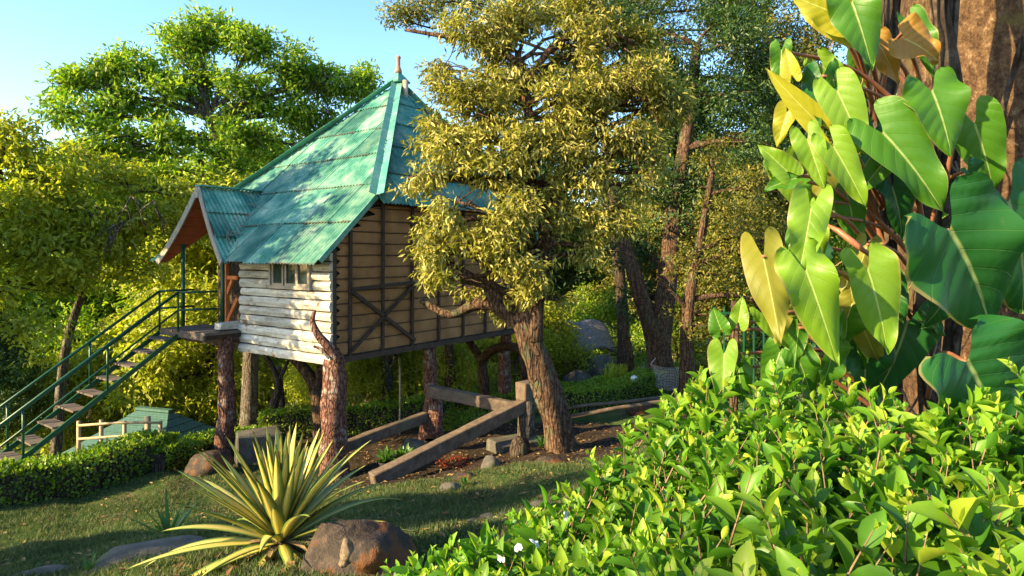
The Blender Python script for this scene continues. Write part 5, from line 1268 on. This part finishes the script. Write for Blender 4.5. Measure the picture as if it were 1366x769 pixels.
# ------------------------------------------------------------------ climbing philodendron
def philo_mat():
    m, t, b = new_mat('philodendron_leaf')
    oi = t.nodes.new('ShaderNodeObjectInfo'); uv = t.nodes.new('ShaderNodeTexCoord'); sp = t.nodes.new('ShaderNodeSeparateXYZ'); t.links.new(uv.outputs['UV'], sp.inputs[0])
    def mth(op, a, b_=None, c=None):
        n = t.nodes.new('ShaderNodeMath'); n.operation = op
        for s, v in zip(n.inputs, (a, b_, c)):
            if v is None: continue
            if isinstance(v, (int, float)): s.default_value = v
            else: t.links.new(v, s)
        return n.outputs[0]
    au = mth('ABSOLUTE', mth('SUBTRACT', sp.outputs[0], 0.5))            # 0 at the midrib, .5 at the margin
    rib = ramp(t, [(0.010, (1, 1, 1)), (0.028, (0, 0, 0))], au)
    n = noise_node(t, 6, 4, 0.6); n9 = noise_node(t, 2.2, 3, 0.5)
    ph = mth('ADD', mth('MULTIPLY', sp.outputs[1], 8.5), mth('MULTIPLY', au, -3.6))
    fr_ = mth('ABSOLUTE', mth('SUBTRACT', mth('FRACT', ph), 0.5))
    vein = ramp(t, [(0.0, (1, 1, 1)), (0.045, (0, 0, 0))], fr_)
    base = mixc(t, 0.55, oi.outputs['Color'], mixc(t, n9.outputs[0], (0.3, 0.35, 0.3), (1.65, 1.6, 1.5)), 'MULTIPLY')
    pale = mixc(t, 0.55, oi.outputs['Color'], (0.55, 0.60, 0.22))
    c = mixc(t, mth('MULTIPLY', vein.outputs[0], 0.08), base, pale); c = mixc(t, mth('MULTIPLY', rib.outputs[0], 0.85), c, pale)
    edge = ramp(t, [(0.485, (0, 0, 0)), (0.5, (1, 1, 1))], au); c = mixc(t, mth('MULTIPLY', edge.outputs[0], 0.5), c, (0.35, 0.25, 0.10))
    sp2 = ramp(t, [(0.64, (0, 0, 0)), (0.70, (1, 1, 1))], n.outputs[0]); c = mixc(t, mth('MULTIPLY', sp2.outputs[0], 0.4), c, (0.26, 0.20, 0.06))
    n7 = noise_node(t, 38, 3, 0.6); sp3 = ramp(t, [(0.70, (0, 0, 0)), (0.73, (1, 1, 1))], n7.outputs[0]); c = mixc(t, mth('MULTIPLY', sp3.outputs[0], 0.55), c, (0.12, 0.075, 0.03))
    rr_ = ramp(t, [(0.35, (0.36, 0.36, 0.36)), (0.65, (0.62, 0.62, 0.62))], n.outputs[0]); t.links.new(rr_.outputs[0], b.inputs['Roughness'])
    t.links.new(c, b.inputs['Base Color']); b.inputs['Specular IOR Level'].default_value = 0.38
    h = mth('ADD', mth('MULTIPLY', vein.outputs[0], -0.6), mth('ADD', mth('MULTIPLY', rib.outputs[0], -1.0), mth('MULTIPLY', n.outputs[0], 0.4)))
    bump(t, b, h, 0.35, 0.006)
    tr = t.nodes.new('ShaderNodeBsdfTranslucent'); t.links.new(mixc(t, 1.0, c, (1.3, 1.25, 0.45), 'MULTIPLY'), tr.inputs[0]); mx = t.nodes.new('ShaderNodeMixShader'); mx.inputs[0].default_value = 0.34
    t.links.new(b.outputs[0], mx.inputs[1]); t.links.new(tr.outputs[0], mx.inputs[2]); t.links.new(mx.outputs[0], t.nodes['Material Output'].inputs[0])
    return m
M['philo'] = philo_mat()
VT = [-.40, -.37, -.32, -.25, -.17, -.08, 0, .08, .18, .30, .42, .55, .68, .80, .90, .96, 1.0]
OUT = [.27, .365, .42, .46, .485, .50, .505, .50, .49, .46, .415, .35, .27, .18, .09, .035, 0.0]
INN = [.27, .195, .15, .12, .09, .052, 0] + [0]*10
_vf = np.unique(np.concatenate([np.linspace(-.40, -.34, 5), np.linspace(-.34, 1.0, 50), [0.0, .985, .995]]))
OUT = list(np.interp(_vf, VT, OUT)); INN = list(np.interp(_vf, VT, INN)); VT = list(_vf)
def heart_mesh(L, W, fold, curl, wave, seed, lobe_k=1.0):
    """cordate leaf: attachment at the origin, tip along +y, face up +z; u across, v along"""
    rg_ = random.Random(seed); V = []; uv = []; Fc = []; nj = 6; ph1, ph2 = rg_.uniform(0, 6), rg_.uniform(0, 6); asym = rg_.uniform(-.08, .08)
    for sgn in (-1, 1):
        b0 = len(V)
        for i, v in enumerate(VT):
            vv = v*lobe_k*0.78 if v < 0 else v
            for j in range(nj+1):
                s = j/nj; xx = (INN[i]+(OUT[i]-INN[i])*s)*(1+asym*sgn); x = xx*W
                y = vv*L
                z = fold*x-0.55*fold*x*x/W*1.0-curl*L*max(0, v)**2*0.5-curl*L*0.35*min(0, v)**2
                z += wave*2.2*W*(s**2)*math.sin(v*7.5+(ph1 if sgn > 0 else ph2)+0.8*math.sin(v*5+ph2))*0.5+0.013*W*math.cos(6.283*((v+.4)/1.4*8.5-1.8*s))*math.sin(math.pi*min(1, s*1.05))**.7+0.03*W*math.sin(v*3.1+ph2*1.7)*s*sgn
                V.append((sgn*x, y, z)); uv.append((0.5+sgn*xx/max(OUT[i], .03)*0.5*(1 if OUT[i] > .03 else .6), max(0, min(1, (v+.4)/1.4))))
        for i in range(len(VT)-1):
            for j in range(nj):
                a = b0+i*(nj+1)+j; q = (a, a+1, a+nj+2, a+nj+1)
                Fc.append(q if sgn > 0 else q[::-1])
    me = bpy.data.meshes.new('leaf'); me.from_pydata(V, [], Fc)
    l = me.uv_layers.new(name='UVMap'); l.data.foreach_set('uv', np.array([uv[i] for f in Fc for i in f], np.float32).ravel())
    bm = bmesh.new(); bm.from_mesh(me); bmesh.ops.remove_doubles(bm, verts=bm.verts, dist=1e-5); bm.to_mesh(me); bm.free()
    me.polygons.foreach_set('use_smooth', np.ones(len(me.polygons), bool)); me.update(); return me
YEL, LIM, GRN, DRK, OLI, BRN, BLU = (0.34, 0.33, 0.022), (0.15, 0.28, 0.018), (0.06, 0.18, 0.012), (0.018, 0.11, 0.02), (0.22, 0.22, 0.03), (0.36, 0.19, 0.04), (0.03, 0.11, 0.06)  # yellow for young and sunlit leaves, dark for shaded ones: light put into colour
philo = thing('philodendron', 'climbing philodendron with big heart shaped leaves on the massive trunk', 'plant', Vector((1.75, 2.72, gz(1.75, 2.72))))
PB = philo.location.copy()
def stem_at(z, k):
    return Vector((1.60+0.075*k+0.04*math.sin(z*2+k), 2.72+0.09*math.sin(k*2.1), z))
def pleaf(ax, ay, tx, ty, wpx, d=2.2, dt=0.0, nx=0.0, nz=0.15, col=GRN, fold=.30, curl=.25, wave=.08, k=0, back=False, lk=1.0, stem=True, sag=0.10):
    A = P(ax, ay, d); T = P(tx, ty, d+dt); y = (T-A); L = y.length; y.normalize()
    n = Vector((nx, -1, nz)).normalized(); n = (n-y*n.dot(y)).normalized()
    if back: n = -n
    x = y.cross(n); R = Matrix((x, y, n)).transposed().to_4x4()
    me = heart_mesh(L, wpx*(1.0 if wpx > 140 else 0.86)/F*d, fold, curl, wave, int(ax*3+ay), lk)
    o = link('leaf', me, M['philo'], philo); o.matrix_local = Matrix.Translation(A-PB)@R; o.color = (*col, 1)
    if stem:
        S = stem_at(A.z-0.18-sag, k); mid = (A+S)/2+Vector((0, 0.02, sag)); A2 = A+n*(-0.006)
        pts = spline([S, mid, A2], 6)
        MB().tube([p-PB for p in pts], [0.011-0.0055*i/(len(pts)-1) for i in range(len(pts))], 7).build('leaf_stalk', M['petiole'], philo, smooth=True)
    return o
LV = [  # attach x,y  tip x,y  width  d  dt  nx nz colour
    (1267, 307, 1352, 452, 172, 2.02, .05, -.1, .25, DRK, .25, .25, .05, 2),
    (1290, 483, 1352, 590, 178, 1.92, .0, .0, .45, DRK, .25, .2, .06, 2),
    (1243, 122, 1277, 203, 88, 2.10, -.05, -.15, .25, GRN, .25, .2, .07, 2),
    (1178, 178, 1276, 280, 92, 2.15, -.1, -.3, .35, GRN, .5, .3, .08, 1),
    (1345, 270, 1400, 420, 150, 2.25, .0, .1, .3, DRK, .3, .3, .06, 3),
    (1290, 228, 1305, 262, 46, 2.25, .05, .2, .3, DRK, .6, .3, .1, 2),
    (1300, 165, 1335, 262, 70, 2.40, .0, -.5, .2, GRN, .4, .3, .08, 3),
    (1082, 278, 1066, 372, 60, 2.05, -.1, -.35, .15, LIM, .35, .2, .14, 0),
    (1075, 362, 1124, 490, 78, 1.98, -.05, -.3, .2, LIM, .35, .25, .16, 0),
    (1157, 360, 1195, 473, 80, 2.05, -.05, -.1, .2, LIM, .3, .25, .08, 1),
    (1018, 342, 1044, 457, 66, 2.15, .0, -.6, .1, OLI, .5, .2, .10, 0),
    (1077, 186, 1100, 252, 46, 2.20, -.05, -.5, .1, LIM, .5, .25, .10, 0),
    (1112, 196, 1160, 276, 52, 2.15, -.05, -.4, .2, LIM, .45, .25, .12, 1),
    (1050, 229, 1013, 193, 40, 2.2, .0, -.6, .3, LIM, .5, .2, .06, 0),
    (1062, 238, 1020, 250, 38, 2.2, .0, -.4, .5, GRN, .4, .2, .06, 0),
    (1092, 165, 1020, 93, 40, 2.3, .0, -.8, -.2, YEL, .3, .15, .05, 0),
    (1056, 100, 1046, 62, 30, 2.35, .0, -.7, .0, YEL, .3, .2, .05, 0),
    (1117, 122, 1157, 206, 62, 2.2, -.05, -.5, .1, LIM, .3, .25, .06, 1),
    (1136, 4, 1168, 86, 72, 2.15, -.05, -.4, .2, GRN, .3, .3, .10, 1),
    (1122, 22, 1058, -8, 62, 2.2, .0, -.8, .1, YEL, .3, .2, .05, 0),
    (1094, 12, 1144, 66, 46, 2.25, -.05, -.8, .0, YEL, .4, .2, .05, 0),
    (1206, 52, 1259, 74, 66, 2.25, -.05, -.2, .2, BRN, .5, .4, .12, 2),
    (1172, 60, 1205, 110, 44, 2.35, -.02, -.3, .1, BRN, .6, .4, .12, 2),
    (966, 472, 962, 538, 44, 2.45, -.1, -.5, .1, LIM, .4, .25, .06, 0),
    (962, 440, 950, 410, 34, 2.6, .0, -.5, .0, GRN, .5, .2, .06, 0),
    (985, 430, 990, 395, 30, 2.6, .0, -.5, .0, LIM, .5, .2, .06, 0),
    (985, 490, 990, 540, 44, 2.55, .0, -.5, .1, GRN, .5, .2, .06, 0),
    (1090, 330, 1095, 385, 44, 2.45, .0, .2, .2, BLU, .4, .2, .06, 1),
    (1150, 440, 1165, 535, 100, 2.5, .0, .0, .3, DRK, .3, .3, .06, 1),
    (1210, 430, 1180, 540, 100, 2.55, .0, .1, .4, DRK, .3, .3, .06, 2),
    (1255, 408, 1235, 440, 40, 2.3, .0, .3, .2, DRK, .3, .3, .06, 2),
    (1040, 470, 1020, 530, 50, 2.4, .0, -.4, .3, GRN, .4, .3, .08, 0),
    (1065, 480, 1090, 540, 52, 2.35, .0, -.2, .3, GRN, .4, .3, .08, 1),
    (1110, 470, 1100, 530, 48, 2.35, .0, .2, .3, GRN, .5, .3, .08, 1),
    (1020, 420, 1060, 470, 40, 2.35, .0, -.3, .2, LIM, .4, .3, .08, 0),
    (1130, 260, 1150, 330, 56, 2.5, .0, .0, .2, GRN, .4, .3, .08, 1),
    (1190, 250, 1215, 320, 60, 2.5, .0, .0, .2, DRK, .4, .3, .08, 2),
    (1130, 150, 1110, 90, 40, 2.45, .0, -.4, .0, OLI, .4, .2, .08, 1),
    (1100, 230, 1090, 300, 46, 2.4, .0, -.2, .1, OLI, .4, .2, .08, 1),
    (1180, 215, 1145, 260, 40, 2.45, .0, -.2, .1, GRN, .4, .2, .08, 1),
    (1050, 150, 1035, 195, 32, 2.4, .0, -.6, .1, YEL, .4, .2, .08, 0),
    (1085, 120, 1075, 90, 30, 2.45, .0, -.6, .1, YEL, .4, .2, .08, 0),
    (1310, 120, 1345, 175, 40, 2.55, .1, .2, .3, DRK, .4, .2, .08, 3)]
LV = [l for l in LV if l[0] != 1310]
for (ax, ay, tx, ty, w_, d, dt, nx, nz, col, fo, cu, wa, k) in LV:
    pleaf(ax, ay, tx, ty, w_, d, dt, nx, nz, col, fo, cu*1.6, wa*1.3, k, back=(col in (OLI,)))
rl = random.Random(17)
for i in range(30):
    ax, ay = rl.uniform(1035, 1235), rl.uniform(10, 470); a = rl.gauss(0.15, 0.5); ln = rl.uniform(38, 75)
    if ax < 1080 and 90 < ay < 170: continue
    pleaf(ax, ay, ax+ln*math.sin(a), ay+ln*math.cos(a), ln*rl.uniform(.55, .75), rl.uniform(2.3, 2.62), rl.uniform(-.08, .08), rl.uniform(-.7, .3), rl.uniform(-.1, .5), rl.choice((LIM, GRN, GRN, DRK, GRN, OLI)), rl.uniform(.3, .7), rl.uniform(.3, .7), rl.uniform(.08, .18), rl.randint(0, 4), back=rl.random() < .25)
# stems climbing the trunk, aerial roots, dead sheath
for k in range(5):
    pts = [stem_at(z_, k)+Vector((0.04*mnoise.noise(Vector((z_*2, k, 0))), 0.04*mnoise.noise(Vector((z_*2, k, 7))), 0))-PB for z_ in np.linspace(PB.z-0.1, 3.6, 26)]
    MB().tube(pts, [0.030+0.006*math.sin(i*1.9+k) for i in range(len(pts))], 9, .15, k).build('stem', M['bark_dark'], philo, smooth=True)
rg = np.random.default_rng(8)
for k in range(22):
    z_ = rg.uniform(0.7, 2.9); s = stem_at(z_, int(rg.integers(0, 5))); pts = [s]; d = Vector((rg.normal()*.6-.1, -abs(rg.normal())*.3, -.5))
    for j in range(7): d = (d+Vector((rg.normal()*.3, rg.normal()*.25, -.12))).normalized(); pts.append(pts[-1]+d*0.06)
    MB().tube([p-PB for p in pts], [0.006-0.0006*j for j in range(8)], 5).build('aerial_root', M['stem_brown'], philo)
MB().tube([P(1165, 345, 2.2)-PB, P(1140, 325, 2.22)-PB, P(1118, 308, 2.25)-PB, P(1100, 298, 2.3)-PB], [.004, .012, .010, .003], 8).build('leaf_sheath', M['petiole'], philo, smooth=True)

# ------------------------------------------------------------------ bush in the foreground
TOPC = [(905, 520, 2.5), (1000, 515, 2.35), (1060, 515, 2.2), (1130, 530, 2.0), (1200, 552, 1.85), (1290, 556, 1.75), (1380, 545, 1.7), (840, 590, 2.5), (790, 635, 2.5), (720, 690, 2.55), (640, 712, 2.6), (560, 745, 2.6), (520, 765, 2.65),
        (560, 790, 2.35), (700, 775, 1.95), (850, 772, 1.4), (1000, 772, 1.12), (1200, 772, 1.02), (1400, 772, 0.98), (900, 640, 1.75), (1100, 640, 1.5), (1300, 640, 1.38), (770, 715, 2.1), (1000, 580, 1.9), (1200, 600, 1.6)]
tc = np.array([tuple(P(*q)) for q in TOPC])
An = np.zeros((len(tc)+3,)*2); An[:len(tc), :len(tc)] = _k(((tc[:, None, :2]-tc[None, :, :2])**2).sum(-1))+np.eye(len(tc))*0.02
An[:len(tc), len(tc)] = 1; An[:len(tc), len(tc)+1:] = tc[:, :2]; An[len(tc), :len(tc)] = 1; An[len(tc)+1:, :len(tc)] = tc[:, :2].T
wb = np.linalg.solve(An, np.concatenate([tc[:, 2], np.zeros(3)]))
def bush_top(x, y): return _k((x[:, None]-tc[None, :, 0])**2+(y[:, None]-tc[None, :, 1])**2)@wb[:len(tc)]+wb[len(tc)]+wb[len(tc)+1]*x+wb[len(tc)+2]*y
poly = [P(*q) for q in ((515, 765, 2.7), (640, 712, 2.65), (720, 690, 2.6), (790, 635, 2.6), (840, 590, 2.6), (905, 520, 2.6), (1000, 515, 2.45), (1130, 530, 2.1), (1200, 552, 1.95), (1290, 556, 1.85), (1480, 545, 1.8), (1480, 772, 0.85), (1000, 772, 0.95), (850, 772, 1.2), (700, 775, 1.8), (550, 790, 2.25))]
def in_poly(x, y):
    r = np.zeros(len(x), bool); n = len(poly)
    for i in range(n):
        a, b_ = poly[i], poly[(i+1) % n]; c = ((a.y > y) != (b_.y > y)) & (x < (b_.x-a.x)*(y-a.y)/(b_.y-a.y+1e-12)+a.x); r ^= c
    return r
rng = np.random.default_rng(99)
X = rng.uniform(-0.8, 1.9, 9000); Y = rng.uniform(0.8, 2.75, 9000); ok = in_poly(X, Y); X, Y = X[ok], Y[ok]
NS = 1250; X, Y = X[:NS], Y[:NS]; ZT = bush_top(X, Y)
lay = np.where(np.arange(len(X)) < 400, 0.0, rng.uniform(0.06, 0.34, len(X)))
bush_base = Vector((0.9, 1.7, gz(0.9, 1.7)))
bush = thing('leafy_bush', 'glossy bright green leafy bush filling the foreground', 'bush', bush_base)
BP, BD, BN, BL, BW, BY, BT_ = [], [], [], [], [], [], []
stems = MB()
for x, y, z, lv in zip(X, Y, ZT, lay):
    n_pairs = int(rng.integers(4, 8)); ln = rng.uniform(.14, .25); dr = Vector((rng.normal()*.38-.12, rng.normal()*.32-.12, 1)).normalized()
    tip = Vector((x, y, z-lv+rng.uniform(-.02, .03)))
    if rng.uniform() < .16 and lv == 0: tip += dr*rng.uniform(.03, .09)
    sz = .080*rng.uniform(.72, 1.25); a0_ = rng.uniform(0, 6.28); side = dr.cross(Vector((math.cos(a0_), math.sin(a0_), 0.1))).normalized(); bi = dr.cross(side)
    stems.tube([tip-dr*ln*1.6-bush_base, tip-dr*ln*.8-bush_base, tip-bush_base], [.0035, .0028, .001], 4, cap=False)
    for j in range(n_pairs):
        q = j/(n_pairs-1); pos = tip-dr*ln*(1-q); ang = (math.pi/2)*(j % 2)+rng.normal()*.25
        s = side*math.cos(ang)+bi*math.sin(ang)
        spread = 1.0-0.62*q**2
        for sg in (-1, 1):
            d = (s*sg*spread+dr*(.45+.6*q)+Vector((rng.normal()*.12, rng.normal()*.12, rng.normal()*.12-.15*(1-q)))).normalized()
            l = sz*(1-.42*q**3)*rng.uniform(.75, 1.2)*(0.55 if q > .95 else 1)
            BP.append(pos); BD.append(d); BN.append((dr*1.0-s*sg*.3+Vector((rng.normal()*.15, rng.normal()*.15, rng.normal()*.15)))); BL.append(l); BW.append(l*rng.uniform(.42, .52)); BY.append(q > .7); BT_.append(lv)
stems.build('stems', M['stem_brown'], bush)
BP, BD, BN = np.array(BP), unit(np.array(BD)), np.array(BN); BL, BW, BY, BT_ = map(np.array, (BL, BW, BY, BT_))
# leaf template: pointed oval, folded along the midrib, tip curling down
tv = [(0, 0, 0)]; prof = [(.12, .22), (.32, .46), (.55, .5), (.78, .32)]
for q, w_ in prof: tv += [(-w_, q, .16*w_*2-.10*q*q), (0, q, -.10*q*q), (w_, q, .16*w_*2-.10*q*q)]
tv.append((0, 1, -.13)); tv = np.array(tv)
tf = [(0, 2, 1), (0, 3, 2)]
for i in range(3):
    a = 1+3*i; tf += [(a, a+1, a+4), (a, a+4, a+3), (a+1, a+2, a+5), (a+1, a+5, a+4)]
tf += [(10, 11, 13), (11, 12, 13)]; tf = np.array(tf)
sx = unit(np.cross(BD, BN)); nz_ = np.cross(sx, BD)
px_ = CX+F*BP[:, 0]/BP[:, 1]; py_ = HY+F*(ZC-BP[:, 2])/BP[:, 1]
vis = (px_ > 500) & (px_ < 1360) & (py_ < 765) & (BT_ == 0)
score = np.where(vis, BL/BP[:, 1]*np.abs((nz_*unit(BP-np.array([0, 0, ZC]))).sum(1)).clip(.25), 0)
big = np.argsort(-score)[:300]; isbig = np.zeros(len(BP), bool); isbig[big] = True
M['bush_old'] = leaf_mat('bush_leaf', [(0.04, 0.14, 0.010), (0.085, 0.225, 0.014), (0.15, 0.30, 0.02), (0.055, 0.17, 0.012)], 0.42, 0.42, 0.32)
M['bush_young'] = leaf_mat('bush_young_leaf', [(0.13, 0.29, 0.02), (0.24, 0.40, 0.03), (0.40, 0.48, 0.045)], 0.42, 0.42, 0.32)
def obj_leaf_mat(name, cols):
    m = leaf_mat(name, cols, 0.38, 0.42, 0.32); t = m.node_tree
    oi = t.nodes.new('ShaderNodeObjectInfo')
    for n in t.nodes:
        if n.type == 'VALTORGB': t.links.new(oi.outputs['Random'], n.inputs[0])
    return m
mold = obj_leaf_mat('bush_leaf_single', [(0.045, 0.15, 0.010), (0.09, 0.235, 0.014), (0.16, 0.31, 0.02)]); myou = obj_leaf_mat('bush_young_single', [(0.14, 0.30, 0.02), (0.25, 0.41, 0.03), (0.40, 0.48, 0.045)])
single = []
for nm in (mold, myou):
    me = bpy.data.meshes.new('leaf'); me.from_pydata([tuple(v) for v in tv], [], [tuple(f) for f in tf]); me.materials.append(nm); me.polygons.foreach_set('use_smooth', np.ones(len(tf), bool)); single.append(me)
for i in big:
    o = bpy.data.objects.new('leaf', single[int(BY[i])]); C.objects.link(o); o.parent = bush
    R = Matrix((Vector(sx[i])*BW[i], Vector(BD[i])*BL[i], Vector(nz_[i])*BL[i])).transposed().to_4x4()
    o.matrix_local = Matrix.Translation(Vector(BP[i])-bush_base)@R
r = ~isbig; n = int(r.sum())
V = (BP[r][:, None]-np.array(bush_base)+tv[None, :, 0:1]*sx[r][:, None]*BW[r][:, None, None]+tv[None, :, 1:2]*BD[r][:, None]*BL[r][:, None, None]+tv[None, :, 2:3]*nz_[r][:, None]*BL[r][:, None, None]).reshape(-1, 3)
Fc = (np.arange(n)[:, None, None]*len(tv)+tf[None]).reshape(-1)
me = mesh_np('foliage', V, Fc, 3, smooth=True); me.materials.append(M['bush_old']); me.materials.append(M['bush_young'])
me.polygons.foreach_set('material_index', np.repeat(BY[r].astype(np.int32), len(tf)))
tag(link('foliage', me, None, bush), kind='stuff')
# lower branches of the bush down to the ground
mb = MB(); rg = np.random.default_rng(2)
for k in range(46):
    i = int(rg.integers(0, len(X))); a = Vector((X[i]*.8+.15, Y[i]*.9+.15, 0)); a.z = gz(a.x, a.y)-.05
    limb(mb, a-bush_base, Vector((X[i], Y[i], ZT[i]-.15))-bush_base, .014, .004, rg, .05, 6, 5)
mb.build('branches', M['stem_brown'], bush)

# a few white petals fallen on the bush
for k, (px, py, d) in enumerate(((692, 733, 2.05), (716, 728, 2.08), (668, 748, 2.05), (757, 690, 2.2))):
    p = P(px, py, d); me = heart_mesh(0.03, 0.026, .4, .5, .1, k); o = link('petal', me, M['white']); o.location = p; o.rotation_euler = (0.5+0.4*k, 0.3*k-.4, k*1.3)
    tag(o, 'small white petal fallen on the leafy bush', 'petal', 'white petals on the bush')
